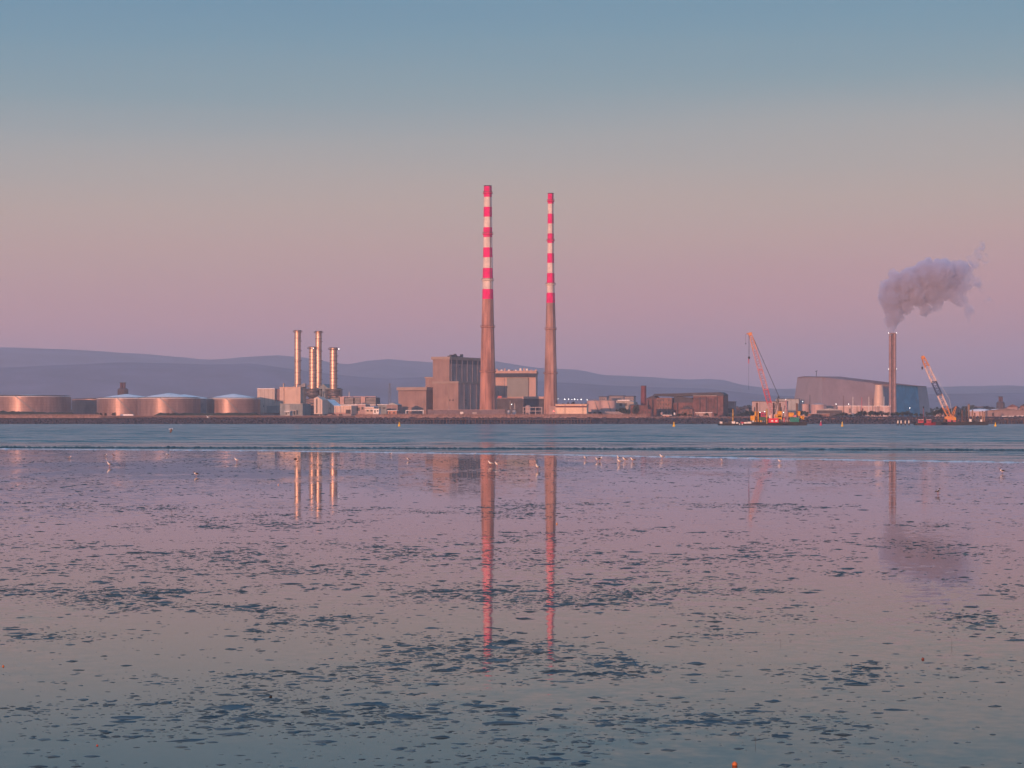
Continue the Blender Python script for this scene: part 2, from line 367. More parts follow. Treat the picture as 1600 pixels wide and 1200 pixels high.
HP = [(-800, 560), (-300, 548), (0, 543), (60, 545), (130, 547.5), (200, 552), (260, 556), (325, 562.5), (350, 562), (400, 557.5), (440, 555.5), (480, 559), (520, 567),
      (548, 570), (575, 564.5), (612, 561.5), (660, 566), (720, 569), (775, 565), (810, 571), (845, 576), (885, 577), (905, 578.5), (938, 586),
      (1000, 589), (1070, 594), (1110, 592.5), (1150, 603), (1200, 609), (1260, 607), (1400, 608), (1480, 604), (1560, 603), (1700, 607), (2400, 600)]
HP2 = [(-800, 590), (0, 575), (200, 566), (330, 570), (390, 568), (430, 573), (500, 583), (600, 592), (700, 588), (850, 596), (960, 603), (1100, 607), (1200, 618), (1300, 622), (1450, 616), (1600, 614), (2400, 612)]
def hills(name, HPx, D, spread, label, amp, mat):
    xs = np.linspace(-1500, 3100, 300); ts = np.linspace(-1, 1, 34); V = []
    for px in xs:
        z0 = Z(interp(px, HPx), D)
        for t in ts:
            d = D + t * spread; x = X(px, D); f = math.cos(t * math.pi / 2) ** 1.2 if abs(t) < 1 else 0
            nn = noise.fractal((x * .0011, d * .0011, 1.3), 1, 2, 5) * amp * (1 - f ** 6) * f ** .5 + noise.fractal((x * .01, d * .01, 4), 1, 2, 4) * amp * .05 * f
            V.append((x, d, G - 2 + (z0 - G + 2) * f + nn))
    F = np.array([(i * 34 + j, (i + 1) * 34 + j, (i + 1) * 34 + j + 1, i * 34 + j + 1) for i in range(299) for j in range(33)])
    o = np_mesh(name, np.array(V), F, mat, True); tag(o, label, 'hill', kind='structure')
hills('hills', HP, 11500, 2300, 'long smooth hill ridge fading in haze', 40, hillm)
hills('hills_foothill', HP2, 8200, 1200, 'lower nearer hill slope in haze', 22, M('foothill_haze_tint', (.185, .155, .225), 1.0, scale=.005, vary=.35))  # slightly paler base colour, haze worked in so the slope blends with the ridge

# ---------------------------------------------------------------- dark mud and weed showing through the water film (past counting)
rng = np.random.default_rng(5)
def vnoise(x, y, seed):
    r = np.random.default_rng(seed); T = r.random((256, 256)); xi = np.floor(x).astype(int); yi = np.floor(y).astype(int)
    fx = x - xi; fy = y - yi; fx = fx * fx * (3 - 2 * fx); fy = fy * fy * (3 - 2 * fy)
    g = lambda a, b_: T[(xi + a) % 256, (yi + b_) % 256]
    return (g(0, 0) * (1 - fx) + g(1, 0) * fx) * (1 - fy) + (g(0, 1) * (1 - fx) + g(1, 1) * fx) * fy
ex = np.array([p[0] for p in EDGE]); ey = np.array([p[1] for p in EDGE])
def field(x, d):
    return .34 * vnoise(x / 2.6 + 7, d / 4.2, 1) + .30 * vnoise(x / 1.1, d / 1.9, 2) + .20 * vnoise(x / .5, d / .8, 6) + .26 * vnoise(x / 8 + 3, d / 10, 4)
XS = []; DS = []; SS = []
for d0, d1, NP, hi, lo, kids, smul in ((14, 34, 31000, .34, .030, 3.2, .60), (34, 70, 72000, .19, .022, 2.4, .66), (70, 205, 240000, .11, .030, .9, .85)):
    pd = np.sqrt(rng.uniform(d0 ** 2, d1 ** 2, NP)); ppx = rng.uniform(-350, 1950, NP); px_ = (ppx - 800) / K * pd; fd = field(px_, pd)
    kp = rng.random(NP) < np.clip((fd - .43) / .26, 0, 1) ** 1.4 * hi + lo
    px_ = px_[kp]; pd = pd[kp]; fd = fd[kp]
    cnt = 1 + rng.poisson(np.clip((fd - .44) * 8, .1, 1.6) * kids); idx = np.repeat(np.arange(len(px_)), cnt)
    spread = rng.uniform(.06, .30, len(px_))[idx]
    XS.append(px_[idx] + rng.normal(0, 1, len(idx)) * spread); DS.append(pd[idx] + rng.normal(0, 1, len(idx)) * spread * 1.1); SS.append(np.full(len(idx), smul))
x = np.concatenate(XS); d = np.concatenate(DS); smul = np.concatenate(SS)
ed = H * K / (np.interp(x / d * K + 800, ex, ey) - HY)
keep = d < ed - 1.2
x = x[keep]; d = d[keep]; n = len(x)
size = np.exp(rng.normal(-3.15, .68, n)) * smul[keep]; size = np.clip(size, .010, .24)
ell = rng.uniform(.25, .70, n); rot = rng.normal(0, .22, n); hh = np.minimum(size * rng.uniform(.02, .11, n), .011) + .0008
NR = 10; ang = np.arange(NR) / NR * 2 * np.pi
jit1 = 1 + rng.uniform(-.5, .5, (n, NR))
VV = np.zeros((n, 2 * NR + 1, 3), np.float32)
ca = np.cos(ang); sa = np.sin(ang); tp = np.sign(sa) * np.abs(sa) ** 1.5            # pointed, lens-like outline
ww = rng.uniform(-.25, .25, (n, 1)) * (1 - ca[None] ** 2) * 0 + rng.normal(0, .16, (n, 1)) * ca[None] ** 2   # slight bend
for k, (rr_, zz_) in enumerate(((1.0, -.003), (.60, .8))):
    ux = ca[None] * (1 + (jit1 - 1) * .5) * rr_ * size[:, None]; uy = (tp[None] * jit1 * rr_ + ww) * (size * ell)[:, None]
    VV[:, k * NR:(k + 1) * NR, 0] = x[:, None] + ux * np.cos(rot)[:, None] - uy * np.sin(rot)[:, None]
    VV[:, k * NR:(k + 1) * NR, 1] = d[:, None] + ux * np.sin(rot)[:, None] + uy * np.cos(rot)[:, None]
    VV[:, k * NR:(k + 1) * NR, 2] = (zz_ if k == 0 else hh[:, None] * zz_ * (1 - .75 * ca[None] ** 2) * (1 + rng.uniform(-.45, .45, (n, NR))) + .004)
VV[:, 2 * NR, 0] = x; VV[:, 2 * NR, 1] = d; VV[:, 2 * NR, 2] = hh + .004
FQ = []
for i in range(NR):
    j = (i + 1) % NR; FQ.append((i, j, NR + j)); FQ.append((i, NR + j, NR + i)); FQ.append((NR + i, NR + j, 2 * NR))
F = (np.array(FQ)[None] + (np.arange(n) * (2 * NR + 1))[:, None, None]).reshape(-1, 3)

o = np_mesh('mud', VV.reshape(-1, 3), F, mudm, False); tag(o, 'small dark patches of mud and weed scattered over the wet sand', 'mud', kind='stuff')
# ================================================================ the shore
mb = MB()       # armour rock slope, past counting
for k in range(5200):
    px = random.uniform(-60, 1660); t = random.random(); D = 2040 + t * 27; z = t * 6.3 * (1 if px > 180 else .8)
    r = random.uniform(.5, 1.25); c = Vector((X(px, D), D, z))
    v = []
    for i in range(3):
        q = (-.6, .25, .8)[i]; rr_ = (1, .95, .4)[i]
        for j in range(5):
            a = j * 1.2566 + i * .5; v.append(c + Vector((math.cos(a) * rr_ * r * random.uniform(.7, 1.2), math.sin(a) * rr_ * r * random.uniform(.7, 1.1), q * r * random.uniform(.7, 1.1))))
    f = [(i * 5 + j, i * 5 + (j + 1) % 5, i * 5 + 5 + (j + 1) % 5, i * 5 + 5 + j) for i in range(2) for j in range(5)] + [tuple(range(10, 15))]
    mb.add(v, f)
tag(mb.build('rock_armour', rockm), 'dark armour rocks sloping down to the channel', 'rocks', kind='stuff')
fr0 = Fr(800, 2040, 0)
mb = MB(); A = [(2041, 0), (2070, 6.4)]
mb.add([(-1300, 2039, -4), (1300, 2039, -4), (1300, 2068, 6.3), (-1300, 2068, 6.3), (-1300, 2072, -4), (1300, 2072, -4)], [(0, 1, 2, 3), (1, 5, 2), (0, 3, 4), (3, 2, 5, 4)])
tag(mb.build('embankment', M('embankment_earth', (.06, .055, .06), .95, scale=.3, vary=.4)), 'dark shore embankment', 'bank', kind='structure')

def wall(name, px0, px1, yt, yb, D, mat, label, cat, thick=2.0, cap=None):
    t = thing(name, P((px0 + px1) / 2, yb, D), label, cat)
    MB().box(X(px0, D), X(px1, D), D, D + thick, Z(yb, D), Z(yt, D)).build('wall_face', mat, t)
    m = MB(); m.box(X(px0, D), X(px1, D), D - .4, D + thick + .4, Z(yt, D) + .003, Z(yt, D) + .5); m.build('coping', cap or rocklit, t)
    return t
def low_wall_bank(px0, px1, yt0, yt1, D, mat, name, label, cat='bank', seed=1):
    mb = MB(); n = int((px1 - px0) / 3); V = []; 
    for i in range(n + 1):
        px = px0 + (px1 - px0) * i / n; zt = Z(yt0 + (yt1 - yt0) * i / n, D) + noise.noise((px * .13, seed, 0)) * 1.0 + noise.noise((px * .6, seed, 2)) * .5
        edge = min(1, i / 4, (n - i) / 4); zt = G + (zt - G) * edge
        x = X(px, D); V += [(x, D - 5, G - .5), (x, D - 1.5, G + (zt - G) * .75), (x, D + 2, zt), (x, D + 9, G - .5)]
    mb.add(V, [(i * 4 + k, (i + 1) * 4 + k, (i + 1) * 4 + k + 1, i * 4 + k + 1) for i in range(n) for k in range(3)])
    o = mb.build(name, mat, None, (X((px0 + px1) / 2, D), D, G)); return tag(o, label, cat)
low_wall_bank(-60, 125, 641, 645, 2110, weedbank, 'grassy_bank', 'green grass bank in front of the two leftmost storage tanks')
low_wall_bank(235, 412, 645.5, 645, 2110, weedbank, 'grassy_bank', 'dark scrubby bank in front of the two largest domed tanks', seed=4)
wall('quay_wall', -50, 158, 649, 653.2, 2062, rocklit, 'pinkish stone quay wall below the leftmost storage tank', 'wall')
wall('quay_wall', 158, 555, 650.3, 653.2, 2062, M('dull_quay_stone', (.13, .095, .10), .95, scale=.5, vary=.4), 'dull purple quay wall below the domed tanks and four metal flues', 'wall')
wall('quay_wall', 555, 1010, 648.6, 653.4, 2062, rocklit, 'pale pink quay wall below the two striped chimneys', 'wall')
wall('quay_wall', 1010, 1262, 652, 656, 2062, M('dull_quay_stone'), 'dull quay wall below the dark brick power station', 'wall')
wall('quay_wall', 1262, 1660, 655, 658.5, 2062, rocklit, 'low quay wall below the sloping incinerator', 'wall')

# timber wharf in front of the quay wall, with piles
def wharf(px0, px1, D, zt, label, step=7, name='timber_wharf', mat=timber):
    t = thing(name, (X((px0 + px1) / 2, D), D, 0), label, 'wharf')
    MB().box(X(px0, D), X(px1, D), D, D + 8, zt - .7, zt).build('deck', mat, t)
    n = min(98, int((px1 - px0) / step))
    for i in range(n):
        px = px0 + (px1 - px0) * (i + .5) / n
        MB().tube((X(px, D) + random.uniform(-.4, .4), D + random.choice((.6, 3, 6)), -1), (X(px, D), D + 1, zt + random.uniform(-.2, .9)), .34).build('pile', rust if random.random() < .3 else mat, t)
wharf(640, 925, 2031, 4.3, 'long dark timber wharf on piles below the striped chimneys', 5)
wharf(1535, 1640, 1900, 3.7, 'dark timber jetty on piles at the right end of the channel', 6)

def railing(px0, px1, ytop, D, label, step=3.2, hgt=1.6, mat=rocklit, zb=None):
    z0 = Z(ytop, D) if zb is None else zb
    m = MB(); n = int((px1 - px0) / step)
    for i in range(n + 1):
        x = X(px0 + (px1 - px0) * i / n, D); m.box(x - .16, x + .16, D - .15, D + .15, z0, z0 + hgt)
    for q in (hgt, hgt * .5): m.box(X(px0, D), X(px1, D), D - .1, D + .1, z0 + q - .09, z0 + q + .09)
    return tag(m.build('railing', mat, None, (X((px0 + px1) / 2, D), D, z0)), label, 'railing')
railing(0, 155, 649, 2061, 'pale post railing on the quay below the leftmost tank', hgt=1.0)
railing(556, 1008, 648.4, 2061, 'long pink-lit post railing on the quay below the striped chimneys', hgt=1.0)
railing(1262, 1600, 655, 2061, 'low post railing on the quay below the incinerator', hgt=.9)

# ================================================================ storage tanks
def tank(name, cx, hwpx, yw, ya, D, label, mat=tankm, roof=roofw, wind=True, group='oil storage tanks', walkway=True, ladder=True):
    x = X(cx, D); r = hwpx / K * D; y = D + r * 0; zt = Z(yw, D); za = Z(ya, D)
    t = thing(name, (x, D + r, G), label, 'storage tank', group)
    cy = D + r * .35
    MB().lathe(x, cy, [(G - .5, r), (zt, r)], 64).build('shell', mat, t, smooth=False)
    m = MB(); m.lathe(x, cy, [(zt + .01, r + .3), (zt + .35, r + .3), (zt + (za - zt) * .55, r * .55), (za, r * .03)], 64); m.build('roof', roof, t)
    if wind:
        m = MB(); zz = zt - (zt - G) * .3
        m.lathe(x, cy, [(zz, r), (zz, r + .45), (zz + .35, r + .45), (zz + .35, r)], 64); m.build('wind_girder', mat, t)
    if ladder:
        m = MB(); a = rad(-62); V = []; n = 18      # stair ribbon winding up the shell
        for k in range(n + 1):
            q = a - k * .035; z = G + (zt - G) * k / n
            for r_, dz in ((r + .05, -.35), (r + 1.0, -.35), (r + 1.0, .75), (r + .05, .75)): V.append((x + math.cos(q) * r_, cy + math.sin(q) * r_, z + dz))
        m.add(V, [(i * 4 + k, i * 4 + (k + 1) % 4, i * 4 + 4 + (k + 1) % 4, i * 4 + 4 + k) for i in range(n) for k in range(4)]); m.build('stair', steel, t)
        m = MB(); z = zt + 1.15; m.lathe(x, cy, [(z, r - .08), (z, r + .08), (z + .14, r + .08), (z + .14, r - .08)], 48); m.build('handrail', steel, t)
    return t
tank('storage_tank', 42, 64, 620, 616.5, 2300, 'leftmost and widest storage tank with a nearly flat pale roof, orange glint on its side')
tank('storage_tank', 150, 40, 624.3, 622.5, 2420, 'small pinkish storage tank half hidden between the leftmost tank and the next', roof=tankm)
tank('storage_tank', 195, 46, 623.2, 615.5, 2340, 'domed storage tank just in front of the small dark stub chimney')
tank('storage_tank', 262, 49, 622.8, 614, 2250, 'big domed storage tank, centre of the three pale cones')
tank('storage_tank', 286, 38, 623, 616, 2480, 'storage tank mostly hidden behind the big central domed tank', mat=tankdk, ladder=False)
tank('storage_tank', 363, 42, 623.6, 615, 2290, 'domed storage tank next to the beige cladded plant, rightmost of the big tanks')
MB_ = MB(); MB_.box(X(250 - 62, 2105), X(250 - 42, 2105), 2105, 2107, G, Z(647.2, 2105)); tag(MB_.build('pipe_screen', roofw, None, (X(198, 2105), 2105, G)), 'low pale screen at the foot of the second domed tank', 'screen')
def stub(px, ybody, ytop, w, D, label):
    t = thing('stub_chimney', (X(px, D), D, G), label, 'chimney'); x = X(px, D); q = K / D; hw = w / q / 2
    m = MB(); m.lathe(x, D, [(G, hw * 1.05), (Z(ybody + 2, D), hw), (Z(ybody, D), hw * .72)], 8, a0=.39); m.build('base_block', M('dark_stub_render', (.10, .075, .085), .9, vary=.3), t)
    for s in (-.26, .26):
        m = MB(); m.lathe(x + s * hw, D - .2, [(Z(ybody, D) + .01, hw * .27), (Z(ytop, D), hw * .25)], 12); m.build('flue', M('dark_stub_brick', (.12, .06, .065), .9), t)
    m = MB(); m.box(x - hw * .6, x + hw * .6, D - hw * .45, D + hw * .35, Z(ytop, D) + .005, Z(ytop, D) + .5); m.build('cap', slate, t)
    return t
stub(192, 606.5, 598.3, 17, 2800, 'small dark stub chimney rising behind the second domed tank')
stub(1563.5, 627.5, 620.2, 13, 2900, 'small dark bottle-shaped stub chimney at far right above the pale domes')

# ================================================================ gas plant with four metal flues
class Bd:
    """a building: thing + walls as parts"""
    def __init__(s, name, pxr, D, yaw, label, cat='building', group=None):
        s.fr = Fr(pxr, D, yaw); s.t = thing(name, (*s.fr.C, G), label, cat, group); s.D = D
    def block(s, px0, pxc, px2, yt, mat, name='wall', depth=None, zb=G - .3, v0=0.0, ztop=None):
        fr = s.fr; m = MB(); u1 = fr.u(pxc, v0) if abs(fr.u(pxc, v0)) > .01 else 0.0
        # right face depth: from the corner
        if depth is None:
            q = (px2 - 800) / K; c = fr.p(u1, v0, 0); depth = (q * c[1] - c[0]) / (fr.vx - q * fr.vy)
        zt = fr.z(yt) if ztop is None else ztop
        m.fbox(fr, fr.u(px0, v0), u1, v0, v0 + depth, zb, zt); s.last = (fr.u(px0, v0), u1, v0, v0 + depth, zt)
        return m.build(name, mat, s.t)
    def coping(s, h=1.2, out=.6, mat=None, name='parapet'):
        a, b_, c, d_, z = s.last; m = MB(); m.fbox(s.fr, a - out, b_ + out, c - out, d_ + out, z + .004, z + h); return m.build(name, mat or hallt, s.t)
    def face(s, px0, px1, yt, yb, mat, name='panel', out=.3, v=0.0, lab=None):
        fr = s.fr; m = MB(); m.fbox(fr, fr.u(px0, v), fr.u(px1, v), v - out, v + .3, fr.z(yb), fr.z(yt)); o = m.build(name, mat, s.t)
        if lab: o['label'] = lab
        return o
    def sideface(s, px0, px1, yt, yb, mat, name='panel', out=.3, u=0.0):
        fr = s.fr; m = MB()
        def vv(px):
            q = (px - 800) / K; c = fr.p(u, 0, 0); return (q * c[1] - c[0]) / (fr.vx - q * fr.vy)
        m.fbox(fr, u - .3, u + out, vv(px0), vv(px1), fr.z(yb), fr.z(yt)); return m.build(name, mat, s.t)

b = Bd('plant_hall', 469.5, 2330, -22, 'beige cladded gas plant hall with flat roof below the tallest left flue', 'industrial hall')
b.block(402, 429.2, None, 607.3, beige, depth=30); b.coping(.5, .3, roofw, 'roof_edge')
b.block(428, 438, None, 627, beige, depth=30, zb=G - .3, v0=1.0)
b.block(428.5, 438.5, None, 607.4, M('purple_recess_cladding', (.20, .14, .17), .8, vary=.1, lines=3), name='recess_wall', depth=24, v0=4.5)
b.block(437, 469.5, 478.5, 605.3, beige2); b.coping(.5, .3, beige2, 'roof_edge')
b.face(443.0, 444.2, 598.5, 632, M('pale_pole', (.6, .45, .38)), 'vent_pipe', out=1.2)
b.face(417.5, 437, 634, 645.5, greyg, 'lower_cladding', out=1.0)
b.face(406.5, 417.5, 632.5, 645.5, beige, 'lower_panel', out=1.2)
b.face(412.3, 413.4, 633, 636, dark, 'vent', out=1.4)
for i in range(8):
    px = 452 + i * 3.6; h_ = random.uniform(1.2, 4.5); m = MB(); u0 = b.fr.u(px); v0 = random.uniform(6, 16)
    m.fbox(b.fr, u0 - 1, u0 + random.uniform(.3, 1.8), v0, v0 + 2, b.last[4] + .5, b.last[4] + .5 + h_ * .8); m.build('roof_unit', steel, b.t)
b = Bd('annex_building', 473, 2240, -20, 'grey-green panelled annex at the foot of the beige gas plant hall', 'industrial building')
b.block(437.3, 472.8, None, 631.3, greyg, depth=18); b.coping(.4, .3, paleg, 'roof_edge')
b.face(446, 453.5, 632.5, 647, paleg, 'panel'); b.face(455, 465, 640.8, 641.6, M('pale_canopy', (.6, .5, .46)), 'canopy', out=3)
for p_ in (456, 460, 464.5): b.face(p_, p_ + .6, 641.6, 648, steel, 'canopy_post', out=2.8)
b = Bd('equipment_shed', 453, 2150, -18, 'tiny pale equipment shed with two openings in front of the grey-green annex', 'shed')
b.block(445, 453, None, 643, paleg, depth=6); b.coping(.4, .4, roofw, 'roof'); b.face(446.3, 448.5, 644.5, 648, dark, 'door'); b.face(450, 452, 644.3, 646, dark, 'window')

def flue_stack(cx, hw, yt, yb, D, label, bands, plat=True, fat=1.45):
    x = X(cx, D); r = hw / K * D; z0 = Z(yb, D) - 6; z1 = Z(yt, D)
    t = thing('metal_flue', (x, D, G), label, 'chimney', 'metal flues of the gas plant')
    MB().lathe(x, D, [(z0, r), (z1, r)], 28).build('shaft', flue, t)
    for k in range(bands):
        z = z0 + (z1 - z0) * (k + .7) / (bands + .4); m = MB(); m.lathe(x, D, [(z, r), (z, r + .22), (z + .4, r + .22), (z + .4, r)], 24); m.build('band', M('band_steel', (.20, .15, .15), .5, metal=.5), t)
    for zz, rr_, hh_ in ((z1 - 2.0, r * fat, .35), (z1 - .45, r * 1.12, .45)):
        m = MB(); m.lathe(x, D, [(zz, r * .98), (zz, rr_), (zz + hh_, rr_), (zz + hh_, r * .98)], 24); g = m.build('gallery', ringm, t)
        if rr_ > r * 1.3:
            m = MB()
            for k in range(14):
                a = 2 * math.pi * k / 14; m.box(x + rr_ * math.cos(a) - .07, x + rr_ * math.cos(a) + .07, D + rr_ * math.sin(a) - .07, D + rr_ * math.sin(a) + .07, zz, zz + 1.5)
            m.lathe(x, D, [(zz + 1.35, rr_ - .05), (zz + 1.35, rr_ + .06), (zz + 1.5, rr_ + .06), (zz + 1.5, rr_ - .05)], 24)
            m.build('guard_rail', ringm, g)
    m = MB(); m.tube((x + r * .8, D - r * .75, z0), (x + r * .8, D - r * .75, z1), .25, 5); m.build('ladder', ringm, t)
    for k in range(5):
        z = z0 + (z1 - z0) * (.2 + .155 * k); m = MB(); m.box(x + r * .7, x + r * 1.32, D - r * .9, D - r * .2, z, z + .5); m.build('rest_platform', ringm, t)
    return t, x, D, r, z0, z1
flue_stack(465, 5.0, 516, 604, 2370, 'tallest and leftmost of the four metal flues', 5)
flue_stack(497.7, 5.0, 517.2, 603, 2380, 'tall metal flue standing behind the second short one', 5)
s3 = flue_stack(488.5, 5.7, 541.8, 607.5, 2290, 'shorter banded metal flue between the two tall ones', 13)
s4 = flue_stack(521, 5.8, 543, 608.5, 2290, 'rightmost short banded metal flue with a lamp at its rim', 13)
def lamp(px, py, D, label, r=.55, mat=None, pole=None, group=None):
    t = thing('flood_lamp', P(px, py, D), label, 'lamp', group); c = P(px, py, D)
    r *= .6; MB().lathe(c.x, c.y, [(c.z - r, r * .3), (c.z - r * .6, r * .9), (c.z, r), (c.z + r * .6, r * .8), (c.z + r, r * .2)], 10).build('bulb', mat or lampm, t)
    zb = pole if pole is not None else c.z - 2.2
    MB().tube((c.x, c.y + .2, zb), (c.x, c.y + .2, c.z - r), .12, 5).build('lamp_post', steel, t)
    return t
lamp(529.5, 545.3, 2286, 'bright lamp on the rim of the rightmost metal flue', .7)
lamp(489.5, 544.0, 2282, 'small lamp on the rim of the shorter flue between the tall ones', .55)
# steel support frames below the two short flues
def frame_tower(px0, px1, yt, D, depth, label, hw):
    x0, x1 = X(px0, D), X(px1, D); t = thing('steel_frame', ((x0 + x1) / 2, D, G), label, 'steel frame'); zt = Z(yt, D); y0 = D - depth / 2; y1 = D + depth / 2
    for (a, c) in ((x0, y0), (x1, y0), (x0, y1), (x1, y1)): MB().box(a - .4, a + .4, c - .4, c + .4, G, zt).build('column', darkg, t)
    nl = 5
    for k in range(nl):
        za = G + (zt - G) * k / nl; zb = G + (zt - G) * (k + 1) / nl
        m = MB()
        for a, c in ((x0, y0), (x1, y0)): pass
        m.box(x0, x1, y0 - .3, y0 + .3, zb - .5, zb); m.box(x0, x1, y1 - .3, y1 + .3, zb - .5, zb); m.box(x0 - .3, x0 + .3, y0, y1, zb - .5, zb); m.box(x1 - .3, x1 + .3, y0, y1, zb - .5, zb)
        m.tube((x0, y0, za), (x1, y0, zb), .25, 4); m.tube((x1, y0, za), (x0, y0, zb), .25, 4); m.build('bracing', darkg, t)
    m = MB(); xm = (x0 + x1) / 2; m.lathe(xm, D, [(zt - 9, hw * .5), (zt - 5, hw * 1.2), (zt + .02, hw * 1.2)], 12); m.build('duct_hopper', M('duct_grey_steel', (.18, .16, .18), .6, metal=.3, scale=.5), t)
    MB().box(xm - hw, xm + hw, D - hw, D + hw, G, zt - 9.01).build('boiler_casing', M('pinkish_casing', (.34, .23, .22), .8, scale=.4, lines=2), t)
    m = MB(); m.box(x0 - 1, x1 + 1, y0 - 1, y1 + 1, zt + .03, zt + .4); m.build('deck_plate', darkg, t)
frame_tower(475.5, 501.5, 608.3, 2290, 14, 'dark steel frame with bracing under the second and third flues', 5.5)
frame_tower(509.5, 533.5, 608.8, 2290, 14, 'dark steel frame under the rightmost metal flue', 5.5)
MB_ = MB(); fr = Fr(508, 2330, -20); MB_.prism([(fr.u(498), G), (fr.u(524), G), (fr.u(524), fr.z(606)), (fr.u(512), fr.z(606)), (fr.u(505), fr.z(600)), (fr.u(498), fr.z(606))][::1], fr, 0, 14)
tag(MB_.build('boiler_house', greyg, None, (*fr.C, G)), 'grey-green gabled boiler house between the short metal flues', 'industrial building')
# beige buildings right of the frames
b = Bd('turbine_hall', 549, 2200, -20, 'sunlit beige turbine hall with a slanting roofline right of the flues', 'industrial hall')
m = MB(); fr = b.fr
pts = [(504.5, 647), (549, 647), (549, 634.5), (522.5, 634.5), (511, 624.7), (504.5, 624.7)]
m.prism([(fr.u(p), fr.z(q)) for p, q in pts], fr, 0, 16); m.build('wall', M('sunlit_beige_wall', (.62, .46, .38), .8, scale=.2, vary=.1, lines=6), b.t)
m = MB(); pts = [(549.4, 634.5), (549.4, 633.9), (522.2, 633.9), (510.8, 624.0), (504.3, 624.0), (504.3, 624.7), (511, 624.7), (522.5, 634.5)]
m.prism([(fr.u(p), fr.z(q)) for p, q in pts], fr, -.5, 16.5); m.build('roof_edge', roofw, b.t)
b.face(540.5, 548, 640, 646.5, dark, 'doorway'); b.face(524, 524.8, 635, 646, paleg, 'downpipe', .5); b.face(532, 532.8, 635, 646, paleg, 'downpipe', .5); b.face(505, 548.5, 644.6, 646.8, M('pink_plinth', (.4, .22, .2)), 'plinth', .2)
b.face(507.5, 508.6, 630, 632, dark, 'window'); b.face(515, 516, 637, 639, dark, 'window')
b = Bd('gable_building', 503.5, 2185, -20, 'narrow cream gabled building with a tall dark slot beside the steel frame', 'industrial building')
m = MB(); fr = b.fr; pts = [(490.5, 647), (503.6, 647), (503.6, 625), (496.3, 619.8), (490.5, 622)]
m.prism([(fr.u(p), fr.z(q)) for p, q in pts], fr, 0, 12); m.build('wall', M('cream_gable', (.60, .48, .42), .8, vary=.1), b.t)
b.face(494.3, 496, 623, 645.5, dark, 'slot_window'); b.face(500, 500.6, 622.5, 646, paleg, 'downpipe', .4)
# air cooled condensers
b = Bd('air_condenser', 587.5, 2270, -12, 'long row of dark louvred air coolers with pale ducts right of the flues', 'cooling unit')
b.block(514, 587, None, 631, steel, 'support_deck', depth=22, zb=Z(634, 2270))
for a, c in ((516.5, 530), (538.5, 552), (554, 562.5), (571.5, 587)):
    b.block(a, c, None, 621, darkg, 'louvre_bank', depth=16, zb=Z(631, 2270) + .01, v0=1)
    for k in range(4): b.face(a, c, 622.2 + k * 2.2, 622.8 + k * 2.2, steel, 'louvre', out=-.5)
for a, c in ((531, 537.5), (563.5, 570.5)):
    b.block(a, c, None, 620.2, M('pinkish_duct', (.50, .33, .30), .7, scale=.6, vary=.2), 'duct', depth=14, zb=Z(633, 2270), v0=.5)
b.block(512, 587, None, 619.2, M('pinkish_duct'), 'header_duct', depth=5, zb=Z(620.3, 2270), v0=6)
for p_ in range(516, 588, 9): b.face(p_, p_ + .8, 634, 647, darkg, 'leg', out=.2)
b.face(545, 546, 612, 619.5, steel, 'mast', out=0)
# low structures between coolers and power hall
def shed(px0, px1, yt, D, label, mat, roofmat=None, openings=(), yaw=-16, depth=12, name='low_building', cat='building', pitch=0, band=None, group=None):
    b = Bd(name, px1, D, yaw, label, cat, group); b.block(px0, px1, None, yt, mat, depth=depth)
    if pitch:
        a, e, c, d_, z = b.last; m = MB(); fr = b.fr
        m.prism([(a - .5, z), (e + .5, z), ((a + e) / 2, z + pitch)], fr, c - .5, d_ + .5); m.build('roof', roofmat or slate, b.t)
    else: b.coping(.45, .45, roofmat or roofw, 'roof_edge')
    for o_ in openings:
        kind = o_[4] if len(o_) > 4 else 'window'
        b.face(o_[0], o_[1], o_[2], o_[3], {'window': dark, 'door': dark, 'doorway': dark, 'stripe': glassd}.get(kind, dark), kind)
    if band: b.face(band[0], band[1], band[2], band[3], band[4], 'band', .35)
    return b
shed(556, 571, 632, 2210, 'pale low store with a dark opening below the air coolers', M('pinkish_wall', (.42, .29, .27), .85, vary=.2), openings=[(550 + 8, 562, 637, 642), (565, 568, 636, 640)])
shed(571, 584, 636.5, 2180, 'low orange-lit office with a bright white strip canopy right of the coolers', beige2, openings=[(573, 576, 640, 643), (579, 582, 640, 643)], band=(570, 583, 639.3, 640.2, whitec))
shed(590, 604, 632.5, 2230, 'flat grey workshop left of the brown power hall, farther one', greyg, openings=[(592, 595, 636, 639), (598, 602, 636, 639)])
shed(604, 621.5, 632.8, 2215, 'low workshop with shallow curved pale roof beside the brown power hall', M('brownish_wall', (.30, .21, .20), .85, vary=.2), pitch=2.2, roofmat=paleg, openings=[(607, 611, 638, 642), (613, 619, 638, 641)])
shed(583, 592, 639.4, 2160, 'small white-fronted hut on the quay left of the brown power hall', whitec, openings=[(585, 587, 641, 645), (589, 591, 641, 643)], depth=5)
shed(606, 620, 642, 2130, 'tiny orange hut row on the quay next to the brown power hall', M('orange_hut', (.45, .22, .15), .8), openings=[(608, 610, 644, 647), (614, 617, 644, 646)], depth=4)

